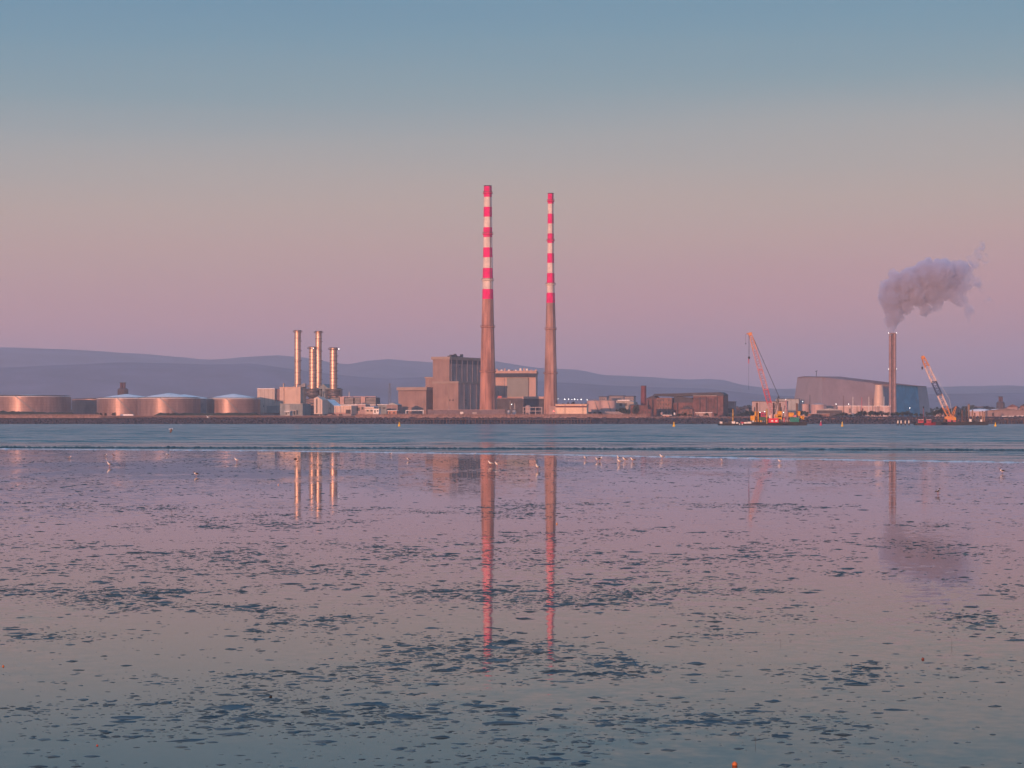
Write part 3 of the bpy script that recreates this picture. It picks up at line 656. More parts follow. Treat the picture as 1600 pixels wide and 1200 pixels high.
# ================================================================ brown power hall
b = Bd('power_hall', 702.3, 2262, -28, 'massive brown stepped power hall left of the tall striped chimney', 'power station')
b.block(676.3, 702.3, 756, 561.5, hallm, 'tower_wall'); b.coping(2.6, 1.2, hallt)
for k in range(6): b.sideface(705 + k * 8.2, 706.0 + k * 8.2, 561.5, 597, ribm, 'mullion', .6)
b.sideface(703.2, 755, 562.2, 568, glassd, 'strip_window', .2)
b.sideface(703, 755, 596.3, 599.5, hallt, 'ledge', 1.0)
b.sideface(704, 755, 568.5, 596, hallr, 'ribbed_cladding', .15)
b.sideface(704.5, 718, 573, 573.8, ribm, 'rail', .5)
m = b.sideface(716.5, 718.2, 571.3, 573, dark, 'vent', .6)
b.face(676.6, 702.5, 598.6, 599.8, hallt, 'string_course', .35)
# lower jutting block: same front plane, wider
fr2 = b.fr
b2l = b.t
m = MB(); u0, u1 = fr2.u(676.6), 0
bb = Bd.__new__(Bd); bb.fr = Fr(716, 2248, -28); bb.t = b.t; bb.D = 2248
bb.block(676.9, 716, 756, 599, hallm, 'lower_wall'); bb.coping(2.0, .8, hallt, 'ledge_coping')
for k in range(4): bb.sideface(724.7 + k * 9.8, 725.6 + k * 9.8, 600, 646, ribm, 'mullion', .6)
bb.sideface(717, 755, 600, 646, hallr, 'ribbed_cladding', .15)
bb.sideface(726, 727.6, 624, 626.4, dark, 'vent', .7); bb.sideface(726.3, 727.4, 628.6, 630, dark, 'vent', .7)
bb.face(702.2, 703.8, 624, 626.4, dark, 'window', .3); bb.face(707.2, 708.8, 624, 626.4, dark, 'window', .3)
bb.face(700.5, 701.2, 600, 646, hallt, 'downpipe', .3)
bb.sideface(729, 731, 634, 645, ribm, 'door', .5)
bm_ = Bd.__new__(Bd); bm_.fr = Fr(676.2, 2275, -28); bm_.t = b.t; bm_.D = 2275
bm_.block(664.8, 676.2, None, 591, hallm, 'stair_wall', depth=20); bm_.coping(1.2, .8, hallt); bm_.face(670, 670.7, 592, 646, hallt, 'downpipe', .3)
bw = Bd.__new__(Bd); bw.fr = Fr(666, 2262, -28); bw.t = b.t; bw.D = 2262
bw.block(622.3, 666, None, 609.5, hallm, 'wing_wall', depth=26); bw.coping(2.8, 1.2, hallt)
bw.face(622.6, 665.8, 610, 611, M('dark_groove', (.09, .07, .075)), 'groove', .15)  # thin dark strip just below the wing parapet
a, e, c, d_, z = (b.fr.u(676.3), 0, 0, 40, b.fr.z(557))
for k in range(11):
    q = random.choice((1, 2, 3)); m = MB(); u0 = -random.uniform(0, 3); v0 = 2 + k * 5 if k < 6 else 4 + (k - 6) * 3
    m.fbox(b.fr, u0 - random.uniform(1, 3), u0, v0, v0 + random.uniform(1, 2.5), b.fr.z(561.5) + 2.6, b.fr.z(561.5) + 2.6 + q); m.build('roof_unit', darkg, b.t)

# ================================================================ striped chimneys
def striped(name, cx, prof, stripes, rings, D, cmat, label):
    x = X(cx, D); t = thing(name, (x, D, G), label, 'chimney', 'striped power station chimneys')
    def R(py): return interp(py, prof) / K * D
    ys = [s for s in stripes]
    def seg(y0, y1, mat, nm, n=4, cap=False):
        m = MB(); pr_ = []
        for k in range(n + 1):
            yy = y1 + (y0 - y1) * k / n; zz = Z(yy, D)
            pr_.append((max(zz, G - 1), R(yy)))
        m.lathe(x, D, pr_, 48); o = m.build(nm, mat, t)
    for i in range(len(ys) - 1):
        seg(ys[i], ys[i + 1], redp if i % 2 == 0 else whitep, 'red_band' if i % 2 == 0 else 'white_band', 2)
    seg(ys[-1], 655, cmat, 'shaft', 14)
    for k, (yr_, wpx) in enumerate(rings):
        r0 = R(yr_); r1 = r0 + wpx / K * D; z = Z(yr_, D)
        m = MB(); m.lathe(x, D, [(z - 1.0, r0 - .1), (z - .3, r1), (z + .25, r1), (z + .25, r0 - .1)], 36); g = m.build('gallery', (redp, redp, whitep, cmat, cmat)[k], t)
        m = MB()
        for q in range(20):
            a = 2 * math.pi * q / 20; m.box(x + r1 * math.cos(a) - .08, x + r1 * math.cos(a) + .08, D + r1 * math.sin(a) - .08, D + r1 * math.sin(a) + .08, z, z + 1.5)
        m.lathe(x, D, [(z + 1.35, r1 - .08), (z + 1.35, r1 + .05), (z + 1.5, r1 + .05), (z + 1.5, r1 - .08)], 30); m.build('guard_rail', M('weathered_rail', (.26, .14, .14), .7), g)
    z = Z(ys[0], D); m = MB(); m.lathe(x, D, [(z + .01, R(ys[0]) + .15), (z + .8, R(ys[0]) + .15)], 36); m.build('rim', M('sooty_rim', (.10, .03, .05), .8), t)
    a = rad(-58); m = MB(); 
    for k in range(12):
        y0 = 640 - (640 - ys[0]) * k / 12; y1 = 640 - (640 - ys[0]) * (k + 1) / 12
        m.tube((x + (R(y0) + .2) * math.cos(a), D + (R(y0) + .2) * math.sin(a), Z(y0, D)), (x + (R(y1) + .2) * math.cos(a), D + (R(y1) + .2) * math.sin(a), Z(y1, D)), .22, 4)
    m.build('ladder', ringm, t)
    for yy in (rings[0][0] + 14, rings[2][0] - 4):
        pass
    return t
striped('striped_chimney', 762.2, [(291, 6.1), (400, 7.3), (438, 8.1), (470, 8.8), (510, 9.8), (580, 11.6), (640, 12.9), (660, 13.2)],
        [291.3, 308, 323.6, 339, 355.4, 370.8, 386.9, 402.5, 419, 434.9, 451.8, 467.4], [(302, 1.4), (365.8, 1.4), (438, 1.7), (510.8, 1.6), (580.5, 1.6)], 2200, conc,
        'taller red and white striped chimney on the left, beside the brown power hall')
striped('striped_chimney', 860.4, [(303, 4.5), (380, 5.0), (411, 5.4), (444, 6.1), (470, 6.8), (514, 7.9), (583, 9.5), (634, 10.6), (660, 11)],
        [303, 318.5, 334.1, 349.5, 365, 380, 395.9, 411, 426.9, 442, 457.6, 473.4], [(314.3, 1.3), (375.9, 1.3), (444.6, 1.8), (514.3, 1.6), (583.3, 1.6)], 2290, conc2,
        'slimmer red and white striped chimney on the right, beside the low cream hall')

# ================================================================ cream hall behind, between the chimneys
b = Bd('boiler_hall', 837.5, 2340, -3, 'cream boiler hall with dark glass strip between the two striped chimneys', 'industrial hall')
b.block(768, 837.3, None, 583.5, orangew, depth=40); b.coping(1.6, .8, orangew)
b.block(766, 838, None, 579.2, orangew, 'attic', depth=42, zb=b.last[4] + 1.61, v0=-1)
b.face(766.5, 826.6, 583.2, 589.5, M('matt_dark_strip', (.05, .055, .075), .85), 'strip_window', 1.3); b.face(827, 837.2, 583.4, 589.5, M('matt_dark_strip'), 'strip_window', 1.3)
b.face(792, 825.3, 590, 620, greyp, 'grey_panel', .3); b.face(787.6, 788.3, 590, 620, ribm, 'downpipe', .4)
b.face(825.6, 826.6, 590, 620, M('dark_joint', (.1, .08, .08)), 'joint', .35)
for k in range(11):
    px = 775 + k * 5.9 + random.uniform(-1.5, 1.5); m = MB(); u0 = b.fr.u(px); h_ = random.uniform(.8, 2.6)
    m.fbox(b.fr, u0, u0 + random.uniform(.6, 2.2), 3, 5, b.last[4] + .02, b.last[4] + h_); m.build('roof_unit', random.choice((whitec, darkg, orangew)), b.t)
b = Bd('low_block', 850, 2290, -10, 'dark-fronted low block with pink roof edge between the striped chimneys', 'industrial building')
b.block(776, 850, None, 623, M('dark_cladding', (.09, .08, .09), .8, vary=.3, lines=3), depth=14)
b.face(816, 850, 619.5, 623, orangew, 'roof_band', .6); b.face(776, 816, 621.4, 623.2, M('dusky_band', (.22, .15, .15)), 'roof_band', .4)
b.face(778, 784, 618.6, 621.5, M('pink_sign', (.6, .16, .16)), 'sign_board', .8); b.face(797, 797.6, 626, 640, steel, 'pipe', .6); b.face(804, 805, 630, 640, steel, 'pipe', .6)
def vessel(px, hw, yt, D, label, mat, cat='vessel'):
    x = X(px, D); r = hw / K * D; z1 = Z(yt, D); t = thing('process_vessel', (x, D, G), label, cat)
    m = MB(); m.lathe(x, D, [(G + 2, r), (z1 - r * .5, r), (z1 - r * .15, r * .75), (z1, r * .15)], 18); m.build('shell', mat, t)
    for a in (0, 2.1, 4.2): MB().tube((x + r * .7 * math.cos(a), D + r * .7 * math.sin(a), G - .2), (x + r * .7 * math.cos(a), D + r * .7 * math.sin(a), G + 2.2), .3, 5).build('leg', steel, t)
    return t
vessel(825, 4.2, 633, 2200, 'upright pale pink vessel inside the gantry near the right striped chimney', M('pinkish_wall'))
vessel(795, 2.3, 641, 2160, 'left of two small silver vessels right of the taller chimney', M('silver_vessel', (.5, .45, .44), .45, metal=.4))
vessel(803.5, 2.8, 640.7, 2155, 'right of two small silver vessels right of the taller chimney', M('silver_vessel'))
def gantry(px0, px1, yt, D, label, mat, bays=1, name='gantry', cat='gantry', th=.35, lvl=1):
    t = thing(name, (X((px0 + px1) / 2, D), D, G), label, cat); zt = Z(yt, D)
    for k in range(bays + 1):
        x = X(px0 + (px1 - px0) * k / bays, D); MB().tube((x, D, G - .5), (x, D, zt), th, 6).build('post', mat, t)
    for j in range(lvl):
        z = zt - j * (zt - G) * .38; MB().tube((X(px0, D) - th, D, z), (X(px1, D) + th, D, z), th, 6).build('beam', mat, t)
    return t
gantry(817.5, 846.5, 636.5, 2150, 'thin pale pipe gantry of three bays by the right striped chimney', M('pale_pipe', (.5, .4, .38)), 3, lvl=2)
gantry(634.3, 661.3, 641.3, 2120, 'white goalpost-shaped pipe frame in front of the brown power hall', whitec, 1, th=.42)
for px0, px1, D, lab in ((836, 839, 2140, 'left'), (842, 845, 2140, 'right')): pass
lamp(799.5, 631.8, 2180, 'bright white lamp in the dark gap right of the taller chimney', .6, pole=G)
for px, yt, D, lab in ((778.5, 611, 2330, 'thin dark mast just right of the taller chimney'), (853, 640, 2130, 'short dark post left of the red signal light')):
    x = X(px, D); t = thing('mast', (x, D, G), lab, 'mast'); MB().tube((x, D, G - .3), (x, D, Z(yt, D)), .22, 5, .12).build('pole', darkg, t); MB().box(x - .6, x + .6, D - .1, D + .1, Z(yt, D) - 1.2, Z(yt, D) - 1.0).build('crossarm', darkg, t)
b = Bd('perimeter_screen', 789, 2118, 0, 'long low ribbed purple-grey screen at the foot of the taller striped chimney', 'fence')
b.block(668, 789, None, 640.6, M('ribbed_screen', (.20, .15, .165), .85, lines=1.6, vary=.25), 'panel', depth=2); b.coping(.3, .2, M('pinkish_wall'), 'rail')
b.face(719, 724, 643.5, 647, whitec, 'notice_board'); b.face(738, 745, 644, 647, M('grubby_white', (.5, .42, .4)), 'notice_board')
for i, (px, c_) in enumerate(((636, 'rust red crate stack on the quay below the white pipe frame'), (641, 'pale cabinet on the quay below the white pipe frame'), (680, 'small light box on the quay below the brown power hall'))):
    D = 2085; x = X(px, D); t = thing('quay_cabinet', (x, D, G), c_, 'cabinet'); mt = (rust, M('pinkish_wall'), whitec)[i]
    MB().box(x - 1.2, x + 1.2, D, D + 1.5, G, G + 2.6).build('body', mt, t); MB().box(x - 1.4, x + 1.4, D - .2, D + 1.7, G + 2.6, G + 2.8).build('lid', darkg, t)
# signal lights
for dy, lab in ((0, 'upper red signal light at the left end of the low cream hall'), (5.4, 'lower red signal light at the left end of the low cream hall')):
    lamp(865, 642.6 + dy, 2100 - dy, lab, .75, redlamp, pole=G)
# low cream hall with dark band
b = Bd('cream_hall', 917, 2150, -6, 'low bright cream hall with dark window stripe right of the slimmer chimney', 'industrial hall')
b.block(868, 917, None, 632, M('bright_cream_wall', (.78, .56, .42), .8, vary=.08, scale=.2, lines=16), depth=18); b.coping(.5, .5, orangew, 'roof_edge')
b.face(868, 917, 634, 636.6, M('maroon_stripe', (.16, .06, .06)), 'window_band', .2)
for p_ in (868.6, 879.5, 916): b.face(p_, p_ + .9, 637, 648, M('pale_pier', (.75, .6, .5)), 'pier', .35)
b.block(858.5, 868, None, 634.5, M('pinkish_wall'), 'side_wing', depth=14, v0=2)
b = Bd('loading_dock', 932, 2085, 0, 'dusky low plinth wall below the bright cream hall', 'wall'); b.block(866, 932, None, 647.3, M('dusky_plinth', (.26, .17, .16), .9), depth=6); b.coping(.3, .2)
# pair of pink tanks
for cx, hw, D, lab in ((930.5, 13, 2250, 'left one of two small pink storage tanks right of the cream hall'), (950.5, 12.3, 2230, 'right one of two small pink storage tanks right of the cream hall')):
    tank('pink_tank', cx, hw, 626.6, 625.3, D, lab, mat=M('dusty_pink_tank', (.50, .34, .32), .6, vary=.12, scale=.2), roof=M('pale_pink_roof', (.5, .4, .4)), group='small pink tanks', wind=False)
b = Bd('conveyor_house', 990, 2300, -16, 'pale green-grey shed with sloping end right of the pink tanks', 'industrial building')
m = MB(); fr = b.fr; m.prism([(fr.u(p), fr.z(q)) for p, q in ((962, 648), (992, 648), (990, 628), (980, 625.5), (962, 625.5))], fr, 0, 16); m.build('wall', M('sage_wall', (.36, .31, .28), .85, vary=.2), b.t)
b.face(965, 984, 624.8, 626, roofw, 'roof_edge', .5); b.face(968, 972, 630, 634, dark, 'window'); b.face(976, 980, 630, 634, dark, 'window')
m = MB(); D = 2180
for k in range(6): m.tube(P(945 + k * 4, 643, D), P(958 + k * 4, 648.5, D), .35, 5)
tag(m.build('pipe_rack', M('pale_pipe'), None, P(958, 648, D)), 'slanting bundle of pale pipes below the pink tanks', 'pipes')
# terrace of far flats on the skyline
for px0, px1, yt, lab, D in ((936, 948, 620.6, 'left dark flat-roofed block on the skyline behind the pink tanks', 3300), (951, 974, 619.2, 'longest flat-roofed block with lit windows on the skyline behind the pink tanks', 3350), (976, 990, 620, 'right flat-roofed block on the skyline left of the red brick stack', 3300)):
    b = Bd('far_block', px1, D, -15, lab, 'building'); b.block(px0, px1, None, yt, house_m, depth=14); b.coping(1.2, .6, slate, 'roof')
    for q in np.arange(px0 + 1.5, px1 - 1.5, 3.2): b.face(q, q + 1.2, yt + 1.8, yt + 3.6, dark, 'window')
# ================================================================ derelict brick power station
b = Bd('brick_chimney', 1005.5, 2330, 0, 'short dark red brick stack at the left end of the derelict brick station', 'chimney')
x = X(1005.5, 2330); MB().lathe(x, 2330, [(G, 2.9), (Z(603.5, 2330), 2.65)], 24).build('shaft', M('stack_brick', (.22, .07, .08), .9, scale=.2, vary=.3, streak=.3), b.t)
MB().lathe(x, 2330, [(Z(603.5, 2330) + .01, 2.85), (Z(603, 2330) + .3, 2.85)], 24).build('rim', slate, b.t)
b = Bd('brick_station', 1130, 2300, -12, 'long derelict dark brick power station with slanting slate roof', 'power station')
fr = b.fr
b.block(1083, 1130, None, 618.5, brick, 'main_wall', depth=40)
b.block(1050, 1083, None, 629, brick, 'centre_wall', depth=36, v0=1)
b.block(1026, 1050, None, 621.5, brick2, 'stained_wall', depth=30, v0=-3)
b.block(1010, 1026, None, 622.5, brick, 'gable_wall', depth=30, v0=2)
m = MB(); m.prism([(fr.u(p), fr.z(q)) for p, q in ((1082, 618.4), (1130.5, 618.4), (1130.5, 616), (1125, 612.6), (1022, 615.2), (1019, 618), (1048, 619.5))], fr, 2, 38); m.build('roof', slate, b.t)
m = MB(); m.prism([(fr.u(p), fr.z(q)) for p, q in ((1049, 629), (1084, 629), (1080, 621), (1053, 619))], fr, 4, 30); m.build('low_roof', slate, b.t)
m = MB(); m.prism([(fr.u(p), fr.z(q)) for p, q in ((1009, 622.5), (1026, 622.5), (1020, 617.8), (1014, 620))], fr, 1, 30); m.build('gable_roof', slate, b.t)
b.face(1083.5, 1120, 617.8, 619, M('pale_gutter', (.36, .28, .26)), 'gutter', .6)
for p_ in (1093, 1103, 1120): b.face(p_, p_ + 1.2, 620, 648, slate, 'buttress', 1.0)
for i in range(4): b.face(1085.5 + i * 4.2, 1088 + i * 4.2, 622, 624, slate, 'window', .25)
for i in range(3): b.face(1105 + i * 5, 1107.5 + i * 5, 621.5, 640, M('recess_brick', (.13, .07, .07), .95, vary=.4), 'arched_recess', .2)
b.face(1113.5, 1115.6, 634.5, 638, dark, 'broken_window', .4)
for r_ in range(4):
    for i in range(5):
        if (r_ * 5 + i) % 7 != 3: b.face(1028.2 + i * 4.2, 1029.8 + i * 4.2, 624 + r_ * 6, 627 + r_ * 6, dark, 'window', 3.3)
for i in range(5): b.face(1067.5 + i * 2.9, 1069 + i * 2.9, 633.5, 636.5, dark, 'window', .3)
b.face(1012, 1013, 624, 646, slate, 'buttress', .6); b.face(1019, 1020, 624, 646, slate, 'buttress', .6)
b.face(1058, 1059, 629.5, 647, slate, 'downpipe', .8)
shed(985, 1012, 633.5, 2240, 'low dark red brick range left of the derelict station, topped by a flat roof', brick, roofmat=slate, yaw=-10, openings=[(989, 990, 642, 648), (996, 997, 641, 648), (1003, 1005, 640, 643)])
shed(1000, 1018, 639.8, 2170, 'dark red lean-to with dark bays at the foot of the brick stack', brick, roofmat=brick, yaw=-10, openings=[(1003, 1004, 642, 649, 'doorway'), (1008, 1009, 642, 649, 'doorway'), (1013, 1016, 643, 646)])
shed(1062, 1082, 639.5, 2190, 'small brick cottage range with white-framed windows before the derelict station', brick2, roofmat=slate, pitch=2.5, yaw=-10, openings=[(1066, 1068, 643, 646), (1071, 1073, 643, 646), (1077, 1079, 643, 646)])
shed(1087, 1112, 645, 2150, 'low pale wall building with blocked openings before the right half of the brick station', M('pinkish_wall'), yaw=-8, depth=6, openings=[(1091, 1092.2, 647, 651, 'doorway'), (1099, 1100, 647, 651, 'doorway')])
shed(1036, 1049, 649, 2110, 'tiny orange brick hut on the quay below the stained wall', M('orange_hut'), yaw=-8, depth=4, openings=[(1039, 1040.5, 650.5, 653)])
vessel(1034, 1.8, 644, 2125, 'thin pale silo at the foot of the stained brick wall', M('pinkish_wall')); vessel(1054, 1.4, 644.5, 2125, 'short white silo between the stained wall and the cottage range', whitec)
shed(1132, 1147.5, 628, 2360, 'pale pink box store immediately right of the derelict brick station', M('dusty_pink_wall', (.36, .25, .25), .85, vary=.15), roofmat=brick, yaw=-14, openings=[(1134, 1146, 638, 645, 'doorway')])
shed(1175, 1229, 627.5, 2330, 'wide pale shed with dark roof line behind the red crane', M('pale_shed_wall', (.44, .34, .33), .85, vary=.12, lines=9), roofmat=slate, yaw=-10, depth=24, openings=[(1178, 1180, 636, 645, 'door'), (1219, 1222, 636, 645, 'door')])
shed(1212, 1248, 623.5, 2600, 'long low grey roofed building behind the wide pale shed', paleg, roofmat=slate, yaw=-10, depth=20)

# ================================================================ incinerator
b = Bd('incinerator', 1290, 2560, -20, 'huge mauve metal incinerator hall with slanting walls and sagging roofline', 'waste plant')
D0 = 2560
def quad3(mbx, pts, thick=1.0):
    # pts: list of (px, py, D) corner loop facing the camera; extruded away by thick
    v = [P(*p) for p in pts]; n = len(v); w_ = [Vector(p) + Vector((0, thick, 0)) for p in v]
    mbx.add(v + w_, [tuple(range(n)), tuple(range(2 * n - 1, n - 1, -1))] + [(i, i + n, (i + 1) % n + n, (i + 1) % n) for i in range(n)])
DL, DC, DR, DE = 2640, 2520, 2570, 2620
yb = 660
m = MB(); quad3(m, [(1246, yb, DL), (1281, yb, DC), (1286, 589.3, DC + 14), (1256.2, 588.6, DL)], 60); m.build('end_wall', M('mauve_end_skin', (.40, .30, .31), .7, scale=.05, vary=.1), b.t)
m = MB(); quad3(m, [(1281, yb, DC), (1402, yb, DR), (1400, 600.6, DR + 14), (1372, 599.4, DR + 10), (1330, 596.5, DR), (1286, 589.3, DC + 14)], 62); m.build('front_wall', inc, b.t)
m = MB(); quad3(m, [(1401.5, yb, DR - 1), (1439, yb, DR + 30), (1433.5, 603.2, DR + 36), (1400, 601.2, DR + 13)], 50); m.build('blue_wall', teal, b.t, label='teal blue section of wall beside the twin stack')
m = MB(); quad3(m, [(1439, yb, DR + 30), (1456.5, yb, DE + 20), (1447.5, 603.4, DE + 24), (1433.5, 603.2, DR + 36)], 40); m.build('end_skin', inc2, b.t, label='pale flared end wall right of the blue wall')
m = MB(); quad3(m, [(1255.6, 588.8, DL - 2), (1286, 589.6, DC + 11), (1330, 596.8, DR - 3), (1372, 599.8, DR + 7), (1400, 601, DR + 10), (1434, 603.6, DR + 33), (1448, 603.6, DE + 20), (1434, 602.5, DR + 34), (1400, 598.8, DR + 12), (1356, 593.5, DR + 5), (1313, 588.4, DR + 5), (1256, 587.8, DL - 2)], 58); m.build('roof', M('rose_roof_edge', (.36, .2, .2), .7, vary=.2), b.t)
for k in range(6):
    c = P(1316 + k * 4.8, 590.6 + k * .6, 2600); m = MB(); m.lathe(c.x, c.y, [(c.z - 2, 1.4), (c.z + .2, 1.4), (c.z + .9, .6)], 12); m.build('roof_vent', roofw, b.t)
m = MB(); x = X(1373.5, DR - 14); y = DR - 14
m.lathe(x, y, [(G, 6.4), (Z(620, y), 5.2), (Z(601.5, y), 4.2)], 26); o = m.build('corner_tower', M('pale_corner_skin', (.62, .46, .38), .55, metal=.1, scale=.1, vary=.1), b.t, label='pale rounded tower catching the sun on the front wall')
for i in range(9): pass
m = MB(); quad3(m, [(1301, 641, DC + 12), (1303, 641, DC + 12), (1303.5, 606, DC + 18), (1302, 606, DC + 18)], 4); 
# twin flue stack
D = 2480; t = thing('twin_stack', (X(1394.5, D), D, G), 'tall dusky pink stack of paired flues with smoke above', 'chimney')
for px, rr_ in ((1391.2, 1.55), (1398.0, 1.55), (1394.6, 1.3)):
    x = X(px, D); dd = D + (2.4 if px == 1394.6 else 0); m = MB(); m.lathe(x, dd, [(G, rr_), (Z(520.2, D), rr_)], 20); m.build('flue', stackm, t)
for yy in (521.5, 577.3):
    z = Z(yy, D); m = MB(); m.lathe(X(1394.6, D), D + .8, [(z, 3.3), (z, 4.4), (z + .4, 4.4), (z + .4, 3.3)], 20); m.build('gallery', stackm, t)
for k in range(7):
    z = Z(534 + k * 15, D); m = MB(); m.box(X(1391, D), X(1398.3, D), D - .3, D + .9, z, z + .5); m.build('tie', M('stack_tie', (.2, .13, .14)), t)
for px in (1388.4, 1400.8):
    for yy, w_ in ((520.3, 'top rim'), (576.6, 'middle gallery')):
        lamp(px, yy, D - 1, 'bright lamp at the %s end of the %s of the twin stack' % ('left' if px < 1395 else 'right', w_), .52)
# small roof crane behind, mast
D = 2700; t = thing('distant_crane', (X(1273, D), D, G), 'tiny dark crane jib poking above the incinerator roof', 'crane')
MB().tube(P(1272, 640, D), P(1276, 579.5, D), .4, 5).build('jib', darkg, t); MB().tube(P(1273.7, 580.6, D), P(1277.3, 579.2, D), .35, 5).build('jib_head', darkg, t)
# tanks and low halls before the incinerator
tank('pink_tank', 1256.5, 9, 631.8, 631, 2380, 'small flat pink tank between the red crane and the incinerator', mat=M('dusty_pink_tank'), roof=M('dusty_pink_tank'), group='small tanks before the incinerator', wind=False, ladder=False)
tank('pink_tank', 1279, 11.2, 632.5, 629.5, 2370, 'small pink tank with arched roof in front of the incinerator', mat=M('dusty_pink_tank'), roof=M('pale_pink_roof'), group='small tanks before the incinerator', wind=False, ladder=False)
tank('pink_tank', 1300, 8.5, 634.2, 633.3, 2400, 'lowest pink tank before the middle of the incinerator front', mat=M('dusty_pink_tank'), roof=M('dusty_pink_tank'), group='small tanks before the incinerator', wind=False, ladder=False)
b = shed(1309, 1391.5, 634.8, 2340, 'long pale pink low hall in front of the incinerator and twin stack', M('long_pink_wall', (.56, .40, .37), .85, vary=.12, lines=20), yaw=-8, depth=18, openings=[(1327, 1329, 638, 645, 'door'), (1346, 1349, 638, 642)])
b.block(1322, 1345, None, 633.4, M('long_pink_wall'), 'raised_bay', depth=10, v0=3)
shed(1276, 1316, 641.2, 2250, 'low open-sided roof with dark underside before the small pink tanks', M('dark_cladding'), roofmat=paleg, yaw=-8, depth=16, openings=[(1284, 1312, 643.2, 643.8, 'stripe')], pitch=2.0)
shed(1262, 1296, 647, 2170, 'low quay shed with a pale line of goods left of the trees', brick2, roofmat=M('pale_pink_roof'), yaw=-6, depth=7, openings=[(1266, 1268, 649, 653, 'door'), (1280, 1283, 649, 653, 'door')])
for i, (px, yt, yb_, c, lab) in enumerate(((1317.8, 619, 635, rust, 'thin rusty pole before the incinerator'), (1332.7, 621, 634, whitec, 'left white pole above the long pink hall'), (1346.5, 621.5, 636, redc, 'thin red pole above the long pink hall'),
                                       (1357.6, 621, 634, whitec, 'middle white pole above the long pink hall'), (1381.3, 620.5, 634, whitec, 'white pole just left of the twin stack'), (1363.7, 624, 636, darkg, 'short dark pole above the long pink hall'),
                                       (1265.5, 618, 646, darkg, 'dark pole by the left edge of the incinerator'))):
    D = 2320; x = X(px, D); t = thing('flag_pole', (x, D, G), lab, 'pole'); MB().tube((x, D, G - .2), (x, D, Z(yt, D)), .34, 6, .26).build('shaft', c, t); MB().lathe(x, D, [(Z(yt, D) + .01, .4), (Z(yt, D) + .5, .2)], 8).build('finial', c, t)
for px, py, D, lab in ((1254, 627.4, 2330, 'bright lamp above the small flat pink tank'), (1306.3, 631.4, 2320, 'bright lamp left of the long pink hall'), (1326, 631.4, 2300, 'bright lamp above the left part of the long pink hall'), (1421.5, 637.5, 2320, 'small lamp in front of the teal blue wall'), (1228, 624.5, 2300, 'small lamp above the right end of the wide pale shed')):
    lamp(px, py, D, lab, .6, pole=G)
for i, px in enumerate((872, 882.3, 888.4, 893.5, 897.8, 902.5, 908.2, 917.5)):
    D = 2700; lamp(px, 623.2 + (.5 if i % 2 else .1) + i * .15, D, 'white floodlight on the dark skyline above the low cream hall', (.5, .85, .75, .5, 1.0, .5, .8, .7)[i], pole=G, group='floodlights above the cream hall')
# signs of a yellow-ended kiosk at far right etc
def pylon(px, yt, D, label, wpx=7):
    t = thing('power_pylon', (X(px, D), D, G), label, 'pylon'); x = X(px, D); hw = wpx / 2 / K * D; zt = Z(yt, D); m = MB()
    for s in (-1, 1):
        for q in (-1, 1): m.tube((x + s * hw, D + q * hw, G), (x + s * .4, D + q * .4, zt), .28, 4)
    for k in range(6):
        a0 = k / 6; a1 = (k + 1) / 6; w0 = hw * (1 - a0) + .4 * a0; w1 = hw * (1 - a1) + .4 * a1; z0 = G + (zt - G) * a0; z1 = G + (zt - G) * a1
        m.tube((x - w0, D - w0, z0), (x + w1, D - w1, z1), .2, 4); m.tube((x + w0, D - w0, z0), (x - w1, D - w1, z1), .2, 4)
    m.build('lattice_tower', steel, t); m = MB()
    for k in (.72, .84, .95): z = G + (zt - G) * k; m.box(x - hw * 1.2, x + hw * 1.2, D - .3, D + .3, z, z + .5)
    m.build('crossarms', steel, t)
pylon(609, 598, 3600, 'faint lattice pylon left of the brown power hall', 6)
pylon(1513, 632, 2200, 'low lattice mast among the timber piles at right', 4)
# ================================================================ trees
random.seed(21)
def crown_mesh(seed, wide=1.0):
    r = random.Random(seed); V = []; Fq = []
    lobes = [(r.uniform(-.55, .55) * wide, r.uniform(-.4, .4), r.uniform(.35, .85), r.uniform(.22, .4)) for _ in range(9)]
    for lx, ly, lz, lr in lobes:
        for k in range(75):
            a = r.uniform(0, 6.283); c = r.uniform(-1, 1); s_ = math.sqrt(1 - c * c); q = lr * r.uniform(.55, 1.08)
            p = Vector((lx + q * s_ * math.cos(a), ly + q * s_ * math.sin(a), max(.06, lz + q * c * .8)))
            e = Vector((r.uniform(-1, 1), r.uniform(-1, 1), r.uniform(-1, 1))).normalized(); g = e.orthogonal().normalized(); h = r.uniform(.045, .085)
            o = len(V); V += [p + e * h, p + g * h, p - e * h, p - g * h]; Fq.append((o, o + 1, o + 2, o + 3))
    me = bpy.data.meshes.new('crown'); me.from_pydata([tuple(v) for v in V], [], Fq); me.materials.append(leafm); return me
CR = [crown_mesh(s_, w_) for s_, w_ in ((1, 1), (2, 1.3), (3, .8), (4, 1.1))]
tm = MB(); tm.tube((0, 0, -.02), (0, 0, .45), .035, 7, .022)
for a in range(4): tm.tube((0, 0, .3), (.25 * math.cos(a * 1.6), .25 * math.sin(a * 1.6), .62), .016, 5, .007)
tme = bpy.data.meshes.new('trunk'); tme.from_pydata(tm.v, [], tm.f); tme.materials.append(trunkm)
def tree(px, yt, D, wpx, label, group):
    x = X(px, D); h = Z(yt, D) - G; t = thing('tree', (x, D, G), label, 'tree', group); wd = wpx / K * D
    c = bpy.data.objects.new('crown', random.choice(CR)); COL.objects.link(c); c.parent = t; c.scale = (wd / 1.7, wd / 1.7, h / 1.12); c.rotation_euler = (0, 0, random.uniform(0, 6))
    k = bpy.data.objects.new('trunk', tme); COL.objects.link(k); k.parent = t; k.scale = (h, h, h)
